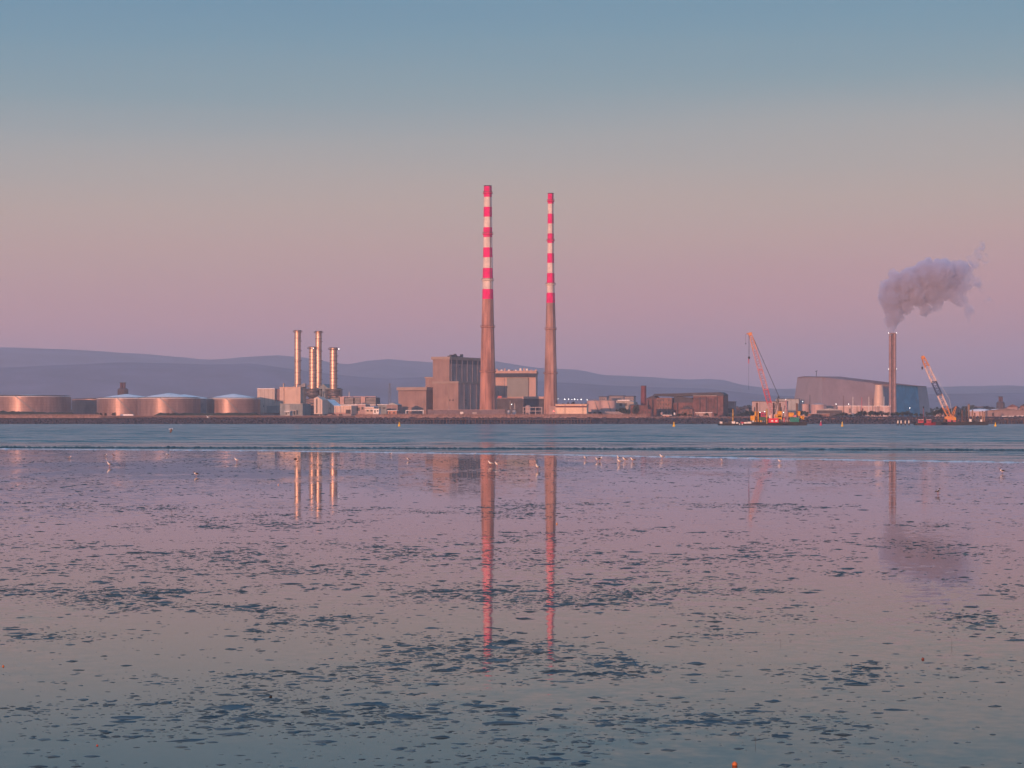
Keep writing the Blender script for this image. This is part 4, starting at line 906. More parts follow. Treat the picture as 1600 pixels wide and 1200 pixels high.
TR = [(1156, 646, 9), (1162, 643, 11), (1168, 641, 12), (1174, 640.5, 12), (1180, 643, 10), (1138, 646, 9), (1145, 647, 8)]
for i, (px, yt, w_) in enumerate(TR): tree(px, yt, 2150 + i * 9, w_, 'dark bushy tree between the derelict brick station and the red crane', 'trees left of the red crane')
for px, yt, w_ in ((1249, 641, 11), (1254, 640, 12), (1259, 643, 9)): tree(px, yt, 2130, w_, 'dark bushy tree behind the green container of the crane barge', 'trees behind the green container')
for i, (px, yt, w_) in enumerate(((1305, 648, 9), (1311, 646, 10), (1317, 643, 11), (1322, 644.5, 9), (1330, 647, 10), (1337, 645, 10), (1344, 641.5, 12), (1351, 640, 13), (1358, 641, 12), (1365, 640.5, 12), (1372, 642, 11), (1379, 641.5, 12), (1386, 643, 10), (1394, 644, 10), (1400, 642, 9))):
    tree(px, yt, 2120 + (i % 4) * 11, w_, 'dark rounded tree in the belt before the long pink hall', 'tree belt before the incinerator')
for i, (px, yt, w_) in enumerate(((1408, 643, 11), (1415, 641.5, 12), (1423, 644, 10), (1431, 645, 10), (1440, 646, 9), (1450, 643, 10), (1459, 640, 12), (1465, 637, 11), (1471, 635.5, 12), (1477, 639, 10), (1490, 641, 11), (1500, 643, 10), (1509, 641, 9))):
    tree(px, yt, 2140 + (i % 3) * 14, w_, 'dark rounded tree at the foot of the teal wall and behind the orange crane', 'trees behind the orange crane')
for i, (px, yt, w_) in enumerate(((873, 627.5, 9), (880, 626, 10), (887, 627, 10), (894, 625.5, 11), (902, 626.5, 10), (910, 626, 10), (917, 628, 9), (966, 637, 10), (974, 634, 10), (982, 636, 10), (990, 632, 9), (996, 630, 9), (920, 642, 9), (929, 643, 9), (938, 642.5, 9))):
    tree(px, yt, 2440 if i < 7 else 2190, w_, 'dark tree on the skyline behind the low cream hall' if i < 7 else 'dark tree by the small pink tanks left of the brick stack', 'trees behind the cream hall' if i < 7 else 'trees by the pink tanks')
for px, yt, w_ in ((1058, 646, 7), (1064, 645, 8), (1071, 644.5, 8), (1078, 646, 7), (1118, 645, 7), (1104, 644, 6), (1046, 646, 6)): tree(px, yt, 2125, w_, 'small dark shrub tree at the foot of the derelict brick station', 'shrub trees before the brick station')
for px, yt, w_ in ((152, 643.5, 6), (158, 644.5, 6), (165, 645, 6), (178, 644, 7), (398, 645.2, 7), (270, 644.6, 7), (262, 645, 7)): tree(px, yt, 2095, w_, 'low dark bush on the bank before the big storage tanks', 'bushes before the storage tanks')
# far wood line beyond the quay: nobody could count it
V = []; Fq = []; r = random.Random(9)
for k in range(9000):
    px = r.uniform(-150, 1750); D = r.uniform(3000, 3600); top = 638 + 3.0 * noise.noise((px * .02, 0, 1)) + 3 * noise.noise((px * .09, 3, 1)) + (3 if px < 900 else 0) - (2 if 1150 < px < 1260 else 0)
    zt = Z(top, D); z = G + (zt - G) * r.random() ** .7; p = Vector((X(px, D), D, z)); e = Vector((r.uniform(-1, 1), r.uniform(-1, 1), r.uniform(-1, 1))).normalized(); g = e.orthogonal().normalized(); h = r.uniform(2.2, 4.2); o = len(V)
    V += [p + e * h, p + g * h, p - e * h, p - g * h]; Fq.append((o, o + 1, o + 2, o + 3))
o = np_mesh('treeline', np.array([tuple(v) for v in V]), np.array(Fq), leafm); tag(o, 'dark far-off belt of woods beyond the quay', 'woods', kind='stuff')
# ================================================================ right shore town and domes
def dome(px, hw, yt, D, label):
    x = X(px, D); r = hw / K * D; z1 = Z(yt, D); t = thing('pale_dome', (x, D, G), label, 'storage dome'); MB().lathe(x, D, [(G, r), (z1 - r * .22, r)], 28).build('wall', M('dusty_pink_tank'), t)
    m = MB(); m.lathe(x, D, [(z1 - r * .22 + .01, r * 1.02), (z1 - r * .1, r * .8), (z1 - r * .03, r * .45), (z1, r * .05)], 28); m.build('dome_roof', roofw, t, smooth=False)
dome(1531, 19, 638.6, 2450, 'left and larger pale low dome behind the timber piles'); dome(1557, 10, 638.8, 2480, 'smaller pale low dome below the bottle-shaped stub chimney'); dome(1468, 9, 639.6, 2420, 'tiny pale dome peeping between the teal wall and the orange crane')
shed(1543, 1600, 641.5, 2330, 'long brownish shed with low hipped roof at the right end of the shore', M('brownish_wall'), roofmat=M('brown_roof', (.22, .16, .15), .9), yaw=-5, depth=20, pitch=2.0, openings=[(1550, 1553, 645, 650, 'door')])
shed(1574, 1590, 636, 2500, 'pink-walled town house left of the frame edge above the brown shed', M('dusty_pink_wall'), roofmat=brick, yaw=-14, pitch=3, openings=[(1577, 1579, 639, 641), (1583, 1585, 639, 641)])
shed(1594, 1612, 634.5, 2500, 'town house cut by the right picture edge', brick2, roofmat=slate, yaw=-14, pitch=3, openings=[(1597, 1599, 638, 641)])
shed(1524, 1546, 635.8, 3000, 'long flat pink roof line left of the bottle-shaped stub chimney', house_m, roofmat=M('dusty_pink_wall'), yaw=-6, depth=20, openings=[(1528, 1531, 638, 640)])
shed(1566, 1584, 650.7, 2100, 'small pale pink quay building behind the right jetty', M('long_pink_wall'), yaw=-5, depth=5, openings=[(1570, 1572, 652, 655)])
shed(1590, 1604, 650.2, 2100, 'pale quay building at the right picture edge', M('pinkish_wall'), yaw=-5, depth=5, openings=[(1594, 1596, 652, 655)])
HL = {0: 'tiny house among trees on the far shore between the crane and brick station', 1: 'tiny house among far trees right of the orange crane', 2: 'tiny house on the far shore left of the brown power hall', 3: 'tiny house on the skyline behind the pink tanks and cream hall'}
rh = random.Random(33)
for i in range(30):
    k = i % 4; a, c = ((1150, 1176), (1486, 1600), (540, 620), (872, 985))[k]; px = rh.uniform(a, c); D = 2950 + rh.random() * 60
    zt = Z(rh.uniform(636.5, 641), D); hw = rh.uniform(4, 7); x = X(px, D); t = thing('far_house', (x, D, G), HL[k], 'house', HL[k][5:])
    MB().box(x - hw, x + hw, D, D + 8, G, zt).build('wall', rh.choice((house_m, house_m2, M('dusty_pink_wall'))), t)
    fr = Fr(800, D); fr.C = (x, D); m = MB(); m.prism([(-hw - .4, zt), (hw + .4, zt), (0, zt + 3)], fr, -.5, 8.5); m.build('roof', rh.choice((slate, brick)), t)
    m = MB(); [m.box(x + q * hw - .8, x + q * hw + .8, D - .1, D + .2, zt - 4, zt - 2) for q in (-.5, .4)]; m.build('window', dark, t)

# ================================================================ cranes and barges
def lattice(m, a, b_, wa, wb, n, th, side=Vector((0, 1, 0))):
    a = Vector(a); b_ = Vector(b_); d_ = (b_ - a).normalized(); up = d_.cross(side).normalized()
    def c(t, s, q): w_ = wa + (wb - wa) * t; return a + (b_ - a) * t + up * w_ * s / 2 + side * w_ * q / 2
    cs = ((-1, -1), (1, -1), (1, 1), (-1, 1))
    for s, q in cs: m.tube(c(0, s, q), c(1, s, q), th, 5)
    for k in range(n):
        t0 = k / n; t1 = (k + 1) / n
        for j in range(4):
            s0, q0 = cs[j]; s1, q1 = cs[(j + 1) % 4]
            if k % 2: s0, q0, s1, q1 = s1, q1, s0, q0
            m.tube(c(t0, s0, q0), c(t1, s1, q1), th * .55, 4)
DB = 1340
def hullbox(m, px0, px1, D, z0, z1, w_, rake=2.0):
    x0, x1 = X(px0, D), X(px1, D); y0, y1 = D - w_ / 2, D + w_ / 2
    m.hexa([(x0 + rake, y0 + .4, z0), (x1 - rake, y0 + .4, z0), (x1 - rake, y1 - .4, z0), (x0 + rake, y1 - .4, z0), (x0, y0, z1), (x1, y0, z1), (x1, y1, z1), (x0, y1, z1)])
# jack-up platform (Yellow) with the red crane
t = jack = thing('jackup_platform', (X(1215, DB), DB, 0), 'yellow jack-up work platform with dark legs carrying the red lattice crane', 'work platform')
zd = Z(659.5, DB)
m = MB(); hullbox(m, 1169, 1259, DB, -.3, zd, 18, .6); m.build('hull', hull, t)
for px, yt, D, mt in ((1182.6, 629.2, DB - 6, rust), (1208.8, 629.5, DB + 6, rust), (1218.6, 629.8, DB - 5, rust), (1245.2, 630, DB - 6, rust)):
    MB().tube((X(px, D), D, -2), (X(px, D), D, Z(yt, D)), .52, 12).build('jacking_leg', mt, t)
for px, w_, yt, yb in ((1182, 6, 643.5, 659), (1178, 11, 650, 657), (1218, 6.5, 643, 656), (1216, 9, 648, 652), (1236, 8, 645, 651), (1247.5, 5, 643, 650), (1252, 3.2, 650, 655), (1255.3, 1.2, 650, 655.5)):
    D = DB - 5; x = X(px, D); hw = w_ / 2 / K * D; z0, z1 = Z(yb, D), Z(yt, D); m = MB(); m.box(x - hw, x + hw, D - 1.3, D + 1.3, z0, z1); m.box(x - hw - .15, x + hw + .15, D - 1.45, D + 1.45, z1 + .003, z1 + .15); m.box(x - hw - .1, x + hw + .1, D - 1.4, D - 1.305, (z0 + z1) / 2, (z0 + z1) / 2 + .2)
    m.build('jack_house', yell, t)
for k in range(26):
    px = random.uniform(1174, 1256); D = DB + random.uniform(-6, 5); x = X(px, D); z0 = zd; h = random.uniform(.5, 2.6); w_ = random.uniform(.3, 1.3)
    MB().box(x - w_, x + w_, D - .4, D + .4, z0 + .005, z0 + h).build('deck_gear', random.choice((yell, darkg, rust, whitec, darkg, redc, hull)), t)
m = MB()
for px in range(1186, 1236, 3): m.box(X(px, DB) - .05, X(px, DB) + .05, DB - 8.6, DB - 8.5, zd, zd + 1.2)
m.box(X(1186, DB), X(1236, DB), DB - 8.62, DB - 8.5, zd + 1.1, zd + 1.2); m.build('guard_rail', whitec, t)
x = X(1229, DB); m = MB(); lattice(m, (x, DB - 3, zd), (x - .8, DB - 3, Z(624, DB)), 1.0, .5, 9, .09); m.build('mast', pinkw, t)
x = X(1222, DB); m = MB(); m.tube((x, DB - 2, zd + 1), (x + 1.2, DB - 2, Z(634, DB)), .2, 5); m.tube((x + 1.2, DB - 2, Z(634, DB)), (x + 2.6, DB - 2, Z(640, DB)), .16, 5); m.build('loader_arm', darkg, t)
def container(px0, px1, yt, yb, D, mat, label, cat='container', name='shipping_container'):
    x0, x1 = X(px0, D), X(px1, D); z0, z1 = Z(yb, D), Z(yt, D); t = thing(name, ((x0 + x1) / 2, D, z0), label, cat)
    MB().box(x0, x1, D, D + 2.4, z0, z1).build('body', mat, t); m = MB(); n = 9
    for k in range(n): xx = x0 + (x1 - x0) * (k + .5) / n; m.box(xx - .06, xx + .06, D - .06, D + .003, z0 + .15, z1 - .15)
    m.build('corrugation', mat, t); m = MB(); m.box(x0 - .04, x1 + .04, D - .07, D - .005, z1 - .14, z1 + .02); m.box(x0 - .04, x1 + .04, D - .07, D - .005, z0, z0 + .14); m.build('edge_rail', mat, t)
    return t
c = container(1199.5, 1216.5, 653.7, 660.5, DB - 10.5, redb, 'bright red container cabin on the barge below the crane boom')
for a in (1206.5, 1213): MB().box(X(a - 1.6, DB - 10.6), X(a + 1.6, DB - 10.6), DB - 10.7, DB - 10.6, Z(659, DB), Z(656.5, DB)).build('white_panel', whitec, c)
container(1234.5, 1248.6, 652.3, 659.3, DB - 10.5, green, 'dark green container on the right end of the jack-up platform')
container(1187, 1196, 651.5, 656.5, DB - 9, M('dull_green_paint', (.06, .14, .09)), 'small dull green container between the yellow leg houses')
container(1240, 1244.5, 648.5, 651.5, DB - 9, M('pink_paint', (.6, .25, .3)), 'small pink crate above the green container', cat='crate', name='deck_crate')
m_ = thing('deck_cabin', P(1192, 648, DB - 3), 'magenta and white lit cabin behind the yellow leg house', 'cabin'); D = DB - 3
MB().box(X(1185.5, D), X(1198, D), D, D + 3, Z(653, D), Z(644.3, D)).build('wall', M('magenta_cabin_paint', (.42, .06, .14), .6, vary=.3), m_); MB().box(X(1185, D), X(1198.5, D), D - .2, D + 3.2, Z(644.3, D), Z(643.8, D)).build('roof', darkg, m_)
for q in (1187, 1191, 1195): MB().box(X(q, D), X(q + 1.6, D), D - .05, D + .02, Z(649, D), Z(647, D)).build('window', dark, m_)
for px, py, lab in ((1187.5, 644.2, 'left lamp on the magenta cabin of the crane barge'), (1194.8, 643.2, 'right lamp on the magenta cabin of the crane barge'), (1224.2, 644.3, 'lamp between the yellow jack houses of the crane barge')): lamp(px, py, DB - 3.4, lab, .33, pole=Z(650, DB))
# low work barge moored left
t = thing('work_barge', (X(1165, DB - 20), DB - 20, 0), 'long low black work barge moored left of and before the jack-up platform', 'barge'); D = DB - 20
m = MB(); hullbox(m, 1121.5, 1223, D, -.3, Z(661.8, D), 9, 1.2); m.build('hull', hull, t)
MB().box(X(1122, D), X(1136, D), D - 2, D + 2, Z(661.8, D) + .003, Z(660.6, D)).build('bow_deck', darkg, t)
for px, w_, h, c_ in ((1126, .7, 1.1, whitec), (1145, 1.0, 1.2, whitec), (1151, .6, .7, whitec), (1159, .8, .9, redc), (1164, .8, .8, whitec), (1170, 1.1, 1.0, whitec), (1133, .7, .8, darkg), (1140, .9, 1.4, darkg)):
    MB().box(X(px, D) - w_, X(px, D) + w_, D - 3, D - 2, Z(661.8, D) + .005, Z(661.8, D) + h).build('deck_gear', c_, t)
for px in (1154.5, 1158.5): MB().lathe(X(px, D), D - 4.55, [(.35, .3), (1.0, .3)], 10).build('white_fender', whitec, t)
for px, lab in ((1145.2, 'slim yellow spud post standing at the left of the crane barge'), (1198.2, 'slim yellow spud post behind the red container')):
    D = DB - 12; x = X(px, D); t = thing('spud_post', (x, D, 0), lab, 'post'); MB().tube((x, D, -2), (x, D, Z(639.5, D)), .38, 10).build('shaft', M('dull_yellow_post', (.50, .30, .08), .7, vary=.4, scale=.8), t); MB().lathe(x, D, [(Z(639.5, D) + .01, .5), (Z(639.5, D) + .3, .5)], 10).build('cap', rust, t)
# red crane
D = DB; t = thing('lattice_crane', P(1207, 652, D), 'tall pink and red lattice boom crane leaning left on the jack-up platform', 'crane')
m = MB(); x = X(1209, D); m.lathe(x, D, [(zd + .01, 1.6), (zd + 1.6, 1.4)], 16); m.build('slew_ring', darkg, t)
m = MB(); m.box(x - 2.0, x + 2.6, D - 1.6, D + 1.6, zd + 1.61, zd + 4.4); m.build('machine_house', M('pinkish_white_paint', (.66, .40, .38), .6, vary=.2), t)
m = MB(); m.box(x - 2.8, x - 2.01, D - 1.6, D - .4, zd + 1.7, zd + 3.9); m.build('cab', whitec, t)
m = MB(); m.box(x + 2.61, x + 3.7, D - 1.5, D + 1.5, zd + 1.7, zd + 3.4); m.build('counterweight', redb, t)
foot = P(1206.5, 645.5, D); tip = P(1172.6, 522.5, D); q = foot + (tip - foot)
fr_ = [0, .12, .30, .55, .8, 1.0]; wd = [1.1, 2.3, 2.5, 2.45, 2.2, 1.3]
segm = [redc, redc, pinkw, redc, pinkw]
pm = (pinkw, redc, pinkw, pinkw, M('orange_pink_paint', (.72, .34, .22), .6, vary=.3, scale=1.2))
for i in range(5):
    m = MB(); lattice(m, foot + (tip - foot) * fr_[i], foot + (tip - foot) * fr_[i + 1], wd[i], wd[i + 1], (4, 6, 8, 8, 7)[i], .20); m.build('boom_section', pm[i], t)
for k in (.30, .55, .14):
    c = foot + (tip - foot) * k; m = MB(); m.box(c.x - 1.35, c.x + 1.35, D - 1.3, D + 1.3, c.z - .22, c.z + .22); m.build('boom_joint', redc, t)
m = MB(); m.tube(tip + Vector((-.3, -.7, .2)), tip + Vector((-.3, .7, .2)), 1.0, 12); m.tube(tip + Vector((.9, 0, .9)), tip + Vector((-2.2, 0, .3)), .35, 6); m.build('boom_head', orng, t)
apex = P(1217, 619.5, D)
m = MB(); m.tube(tip + Vector((.5, -.6, .4)), apex + Vector((0, -.6, 0)), .09, 4); m.tube(tip + Vector((.5, .6, .4)), apex + Vector((0, .6, 0)), .09, 4); m.build('pendant_rope', darkg, t)
m = MB(); lattice(m, P(1209, 646, D), apex, 1.2, .7, 7, .12); m.build('gantry_mast', darkg, t)
m = MB(); m.tube(apex, P(1216, 648, D), .12, 4); m.build('back_stay', darkg, t)
x = X(1169.9, D); m = MB(); m.tube((x, D, Z(523, D)), (x, D, Z(557.5, D)), .07, 4); m.tube((x + .3, D, Z(523, D)), (x + .3, D, Z(557.5, D)), .07, 4); m.build('hoist_rope', darkg, t)
m = MB(); m.lathe(x + .15, D, [(Z(560.8, D), .25), (Z(559.8, D), .55), (Z(558, D), .6), (Z(557, D), .3)], 10); m.build('hook_block', hull, t)
m = MB(); m.tube((x, D, Z(560.8, D)), (x, D, Z(568, D)), .32, 8, .2); m.build('red_swivel', redc, t)
m = MB(); m.tube((x, D, Z(568, D)), (x, D, Z(609, D)), .06, 4); m.build('tag_line', darkg, t)
x = X(1165.3, D); m = MB(); m.tube((x, D, Z(521.5, D)), (x, D, Z(536, D)), .06, 4); m.lathe(x, D, [(Z(538, D), .15), (Z(536, D), .32)], 8); m.build('whip_hook', hull, t)

# orange crane on barge
DO = 1420
t = thing('crane_barge', (X(1478, DO), DO, 0), 'low black barge carrying the orange and white crane', 'barge')
m = MB(); hullbox(m, 1428, 1543, DO, -.3, Z(659, DO), 12, 1.0); m.build('hull', hull, t)
for k in range(16):
    px = random.uniform(1470, 1540); D = DO + random.uniform(-4, 4); x = X(px, D); w_ = random.uniform(.3, 1.2); MB().box(x - w_, x + w_, D - .4, D + .4, Z(659, DO) + .005, Z(659, DO) + random.uniform(.4, 1.8)).build('deck_gear', random.choice((darkg, rust, orng, darkg, redc, whitec)), t)
t = thing('lattice_crane', P(1483, 658, DO), 'orange white and navy lattice boom crane leaning left at the right of the shore', 'crane'); D = DO; zd2 = Z(659, DO); x = X(1484, D)
MB().lathe(x, D, [(zd2 + .01, 2.0), (zd2 + .9, 1.8)], 14).build('track_base', darkg, t)
MB().box(x - 2.6, x + 2.4, D - 1.6, D + 1.6, zd2 + .91, zd2 + 3.2).build('machine_house', orng, t)
MB().box(x + 2.41, x + 3.5, D - 1.4, D + 1.4, zd2 + 1.0, zd2 + 2.6).build('counterweight', yell, t)
MB().box(x - 3.3, x - 2.61, D - 1.5, D - .4, zd2 + 1.0, zd2 + 3.0).build('cab', orng, t)
foot = P(1484.5, 653.5, D); tip = P(1442.2, 558.5, D)
cuts = [(0, .19, orng, 1.6, 2.7), (.19, .385, M('white_boom_paint', (.70, .56, .52), .6, vary=.2, scale=1), 2.7, 2.7), (.385, .60, bluec, 2.7, 2.7), (.60, .845, M('white_boom_paint'), 2.7, 2.5), (.845, 1.0, orng, 2.5, 1.7)]
for a, c, mt, w0, w1 in cuts:
    m = MB(); lattice(m, foot + (tip - foot) * a, foot + (tip - foot) * c, w0, w1, max(3, int((c - a) * 26)), .23); m.build('boom_section', mt, t)
for k in (.385, .6): c = foot + (tip - foot) * k; MB().box(c.x - 1.5, c.x + 1.5, D - 1.4, D + 1.4, c.z - .25, c.z + .25).build('boom_joint', darkg, t)
m = MB(); m.tube(tip + Vector((0, -.8, 0)), tip + Vector((0, .8, 0)), 1.1, 12); m.build('boom_head', orng, t)
m = MB(); m.tube(tip + Vector((.6, 0, .3)), P(1483.5, 624.5, D), .07, 4); m.tube(P(1483.5, 624.5, D), P(1489, 653, D), .08, 4); m.build('pendant_rope', whitec, t)
x = X(1441, D); m = MB(); m.tube((x, D, Z(560, D)), (x, D, Z(573, D)), .07, 4); m.build('hoist_rope', darkg, t); m = MB(); m.lathe(x, D, [(Z(577.5, D), .15), (Z(575.5, D), .5), (Z(573, D), .45)], 10); m.build('hook_block', hull, t)
m = MB(); lattice(m, P(1486, 654, D), P(1494, 635, D), 1.2, .6, 6, .13); m.build('gantry_mast', orng, t)
for i, (px, yt) in enumerate(((1490.6, 637), (1503.3, 640), (1510, 636), (1514, 632), (1519.5, 641), (1531, 644), (1535, 643), (1538, 645), (1492, 642), (1523, 646))):
    D = 1460 + (i % 3) * 12; x = X(px, D); t = thing('mooring_pile', (x, D, 0), 'rusty tall steel pile standing right of the orange crane', 'pile', 'tall piles right of the orange crane')
    MB().tube((x, D, -2), (x, D, Z(yt, D)), .42, 8).build('shaft', random.choice((M('tan_pile', (.36, .22, .15), .8, vary=.3, scale=.6), rust)), t); MB().lathe(x, D, [(Z(yt, D) + .01, .55), (Z(yt, D) + .4, .3)], 8).build('cap', darkg, t)
# dredger cabin, light boats in red
def workboat(px0, px1, D, label, cabcol, hullcol=hull, cab=(.3, .55), h=1.3, extra=()):
    x0, x1 = X(px0, D), X(px1, D); Lb = x1 - x0; t = thing('work_boat', ((x0 + x1) / 2, D, 0), label, 'boat'); n = 12; V = []; Wd = Lb * .16
    for i in range(n + 1):
        s = i / n; x = x0 + Lb * s; w_ = Wd * min(1, (1 - s) * 3.2 + .05) * (.85 + .15 * min(1, s * 5)); sh = h * (1 + .5 * s ** 3)
        V += [(x, D - w_, sh), (x, D - w_ * .8, -.2), (x, D + w_ * .8, -.2), (x, D + w_, sh)]
    f = [(i * 4 + k, i * 4 + k + 1, i * 4 + k + 5, i * 4 + k + 4) for i in range(n) for k in range(3)] + [(i * 4 + 3, i * 4, i * 4 + 4, i * 4 + 7) for i in range(n)] + [(0, 3, 2, 1), (n * 4, n * 4 + 1, n * 4 + 2, n * 4 + 3)]
    MB().add(V, f).build('hull', hullcol, t)
    a, c = x0 + Lb * cab[0], x0 + Lb * cab[1]; m = MB(); m.box(a, c, D - Wd * .6, D + Wd * .6, h, h + 1.9); m.build('wheelhouse', cabcol, t)
    m = MB(); m.box(a + .2, c - .2, D - Wd * .6 - .03, D - Wd * .6 + .02, h + 1.0, h + 1.5); m.build('window', dark, t); m = MB(); m.box(a - .2, c + .2, D - Wd * .65, D + Wd * .65, h + 1.91, h + 2.05); m.build('wheelhouse_roof', whitec, t)
    m = MB(); m.tube(((a + c) / 2, D, h + 2), ((a + c) / 2, D, h + 4.2), .07, 5); m.build('mast', darkg, t)
    return t
workboat(1430, 1448, 1395, 'red-cabined work boat left of the orange crane barge', M('coral_red', (.45, .07, .10)), hull, (.25, .7))
workboat(1444, 1462, 1380, 'second red work boat with white cabin roof touching the orange crane barge', M('coral_red', (.45, .07, .10)), M('dark_red_hull', (.22, .02, .04), .6), (.2, .6))
x = X(1443, 1410); t = thing('beacon_mast', (x, 1410, 0), 'slim dark beacon mast with round top marker above the red boats', 'beacon'); MB().tube((x, 1410, -1), (x, 1410, Z(638, 1410)), .16, 6).build('pole', M('dusky_red_pole', (.25, .06, .07)), t); MB().lathe(x, 1410, [(Z(638, 1410), .2), (Z(637, 1410), .5), (Z(635.5, 1410), .4), (Z(635, 1410), .1)], 10).build('topmark', hull, t)
# white-topped posts
for i, px in enumerate((1403, 1408, 1414.5, 1420.2)):
    D = 1330; x = X(px, D); t = thing('mooring_post', (x, D, 0), ('leftmost', 'second from the left', 'third from the left', 'rightmost')[i] + ' of the four white-topped black posts below the twin stack', 'post', 'white-topped posts in the channel')
    MB().lathe(x, D, [(-1, .42), (1.1, .42)], 10).build('base', hull, t); MB().lathe(x, D, [(1.101, .36), (2.4, .36), (2.9, .12)], 10).build('white_top', M('lit_white_post', (.8, .72, .6), .6), t)
# buoys
def buoy(px, D, h, mat, label, cone=True, top=None):
    x = X(px, D); t = thing('channel_buoy', (x, D, 0), label, 'buoy'); MB().lathe(x, D, [(-.3, .25 * h), (.16 * h, .29 * h), (.24 * h, .24 * h)], 16).build('float', mat, t)
    MB().lathe(x, D, [(.24 * h + .005, .20 * h), (.62 * h, .11 * h), (.8 * h, .08 * h)], 12).build('body', mat, t); MB().lathe(x, D, [(.8 * h + .005, .1 * h), (.9 * h, .12 * h), (h, .04 * h)], 8).build('topmark', top or mat, t)
yb_ = M('bright_yellow_buoy', (.85, .50, .02), .5, vary=.1)
buoy(623.8, 1090, 2.1, yb_, 'yellow channel buoy below the brown power hall'); buoy(1053, 1060, 2.1, yb_, 'yellow channel buoy below the derelict brick station')
buoy(1316, 1060, 2.2, M('pale_yellow_buoy', (.70, .48, .12), .6), 'pale yellow channel buoy below the incinerator'); buoy(1555.3, 1090, 1.9, yb_, 'yellow channel buoy before the right jetty')
buoy(1282.6, 1300, 2.6, M('pink_red_buoy', (.55, .06, .14), .5), 'red channel buoy with pale top right of the crane barge', top=whitec)

# ================================================================ birds
def loft(st, n=10):
    V = []; pts = [Vector(s_[:3]) for s_ in st]
    for i, s_ in enumerate(st):
        a = pts[max(0, i - 1)]; b_ = pts[min(len(pts) - 1, i + 1)]; d_ = (b_ - a).normalized(); sd_ = Vector((0, 1, 0)); up = d_.cross(sd_) * -1
        up = up.normalized()
        for k in range(n):
            w_ = 2 * math.pi * k / n; V.append(pts[i] + sd_ * math.cos(w_) * s_[3] + up * math.sin(w_) * s_[4])
    F_ = [(i * n + k, i * n + (k + 1) % n, (i + 1) * n + (k + 1) % n, (i + 1) * n + k) for i in range(len(st) - 1) for k in range(n)] + [tuple(range(n - 1, -1, -1)), tuple(range((len(st) - 1) * n, len(st) * n))]
    return V, F_
def bird(kind, px, py, hpx, face, label, body=white_f, wing=grey_f, tail=dark_f, head=None, bill=bill_o, D=None, z=0.0, yaw=0, flap=40, group=None, name='gull', cat='gull'):
    if D is None: D = H * K / (py - HY)
    x = X(px, D); t = thing(name, (x, D, z + .003), label, cat, group)
    parts = []
    def add(nm, V, F_, mat, smooth=True):
        me = bpy.data.meshes.new(nm); me.from_pydata([tuple(v) for v in V], [], F_); me.materials.append(mat)
        if smooth: me.polygons.foreach_set('use_smooth', [True] * len(me.polygons))
        o = bpy.data.objects.new(nm, me); COL.objects.link(o); o.parent = t; return o
    if kind == 'stand':
        st = [(-.20, 0, .155, .006, .004), (-.14, 0, .17, .035, .022), (-.06, 0, .185, .062, .052), (.02, 0, .20, .068, .064), (.085, 0, .225, .05, .055), (.12, 0, .265, .032, .034), (.135, 0, .30, .033, .034), (.155, 0, .325, .033, .030), (.18, 0, .325, .022, .020), (.195, 0, .322, .009, .009)]
        V, F_ = loft(st); add('body', V, F_, body)
        V, F_ = loft([(.19, 0, .322, .009, .009), (.22, 0, .318, .006, .007), (.245, 0, .308, .002, .003)], 6); add('bill', V, F_, bill)
        for s_ in (-1, 1):
            V, F_ = loft([(.06, s_ * .05, .225, .012, .03), (0, s_ * .064, .215, .014, .042), (-.1, s_ * .052, .195, .012, .036), (-.2, s_ * .025, .17, .008, .014), (-.27, s_ * .008, .155, .003, .004)], 8); add('wing', V, F_, wing)
            m = MB(); m.tube((.0, s_ * .025, -.006), (-.01, s_ * .025, .15), .006, 5); m.box(-.005, .035, s_ * .025 - .014, s_ * .025 + .014, -.005, .003)
            V, F_ = m.v, m.f; add('leg', V, F_, leg_p, False)
        V, F_ = loft([(-.18, 0, .162, .022, .006), (-.27, 0, .145, .028, .003)], 6); add('tail', V, F_, tail)
        if head: V, F_ = loft([(.118, 0, .268, .034, .036), (.135, 0, .30, .035, .036), (.155, 0, .325, .035, .032), (.18, 0, .325, .024, .022)]); add('head_hood', V, F_, head)
        sc_ = hpx / K * D / .385
    else:
        st = [(-.22, 0, 0, .02, .004), (-.14, 0, .0, .035, .025), (-.04, 0, .0, .052, .048), (.05, 0, .005, .05, .048), (.12, 0, .01, .034, .034), (.17, 0, .012, .03, .03), (.20, 0, .01, .02, .018), (.215, 0, .008, .008, .008)]
        V, F_ = loft(st); add('body', V, F_, body)
        V, F_ = loft([(.21, 0, .008, .008, .008), (.25, 0, 0, .002, .003)], 6); add('bill', V, F_, bill)
        for s_ in (-1, 1):
            a = rad(flap); a2 = rad(flap - 35); p1 = Vector((.02, s_ * .04, .02)); p2 = p1 + Vector((.03, s_ * math.cos(a) * .22, math.sin(a) * .22)); p3 = p2 + Vector((-.12, s_ * math.cos(a2) * .30, math.sin(a2) * .30))
            V = []
            for p_, ch in ((p1, .15), (p2, .13), ((p2 + p3) / 2, .085), (p3, .012)):
                V += [p_ + Vector((ch * .4, 0, 0)), p_ + Vector((0, 0, .008)), p_ + Vector((-ch * .6, 0, -.002)), p_ + Vector((0, 0, -.004))]
            F_ = [(i * 4 + k, i * 4 + (k + 1) % 4, i * 4 + 4 + (k + 1) % 4, i * 4 + 4 + k) for i in range(3) for k in range(4)] + [(3, 2, 1, 0), (12, 13, 14, 15)]
            add('wing', V, F_, wing)
        sc_ = hpx
    t.scale = (sc_, sc_, sc_); t.rotation_euler = (0, 0, (math.pi if face < 0 else 0) + rad(yaw))
    return t
G1 = 'gulls standing on the wet sand'
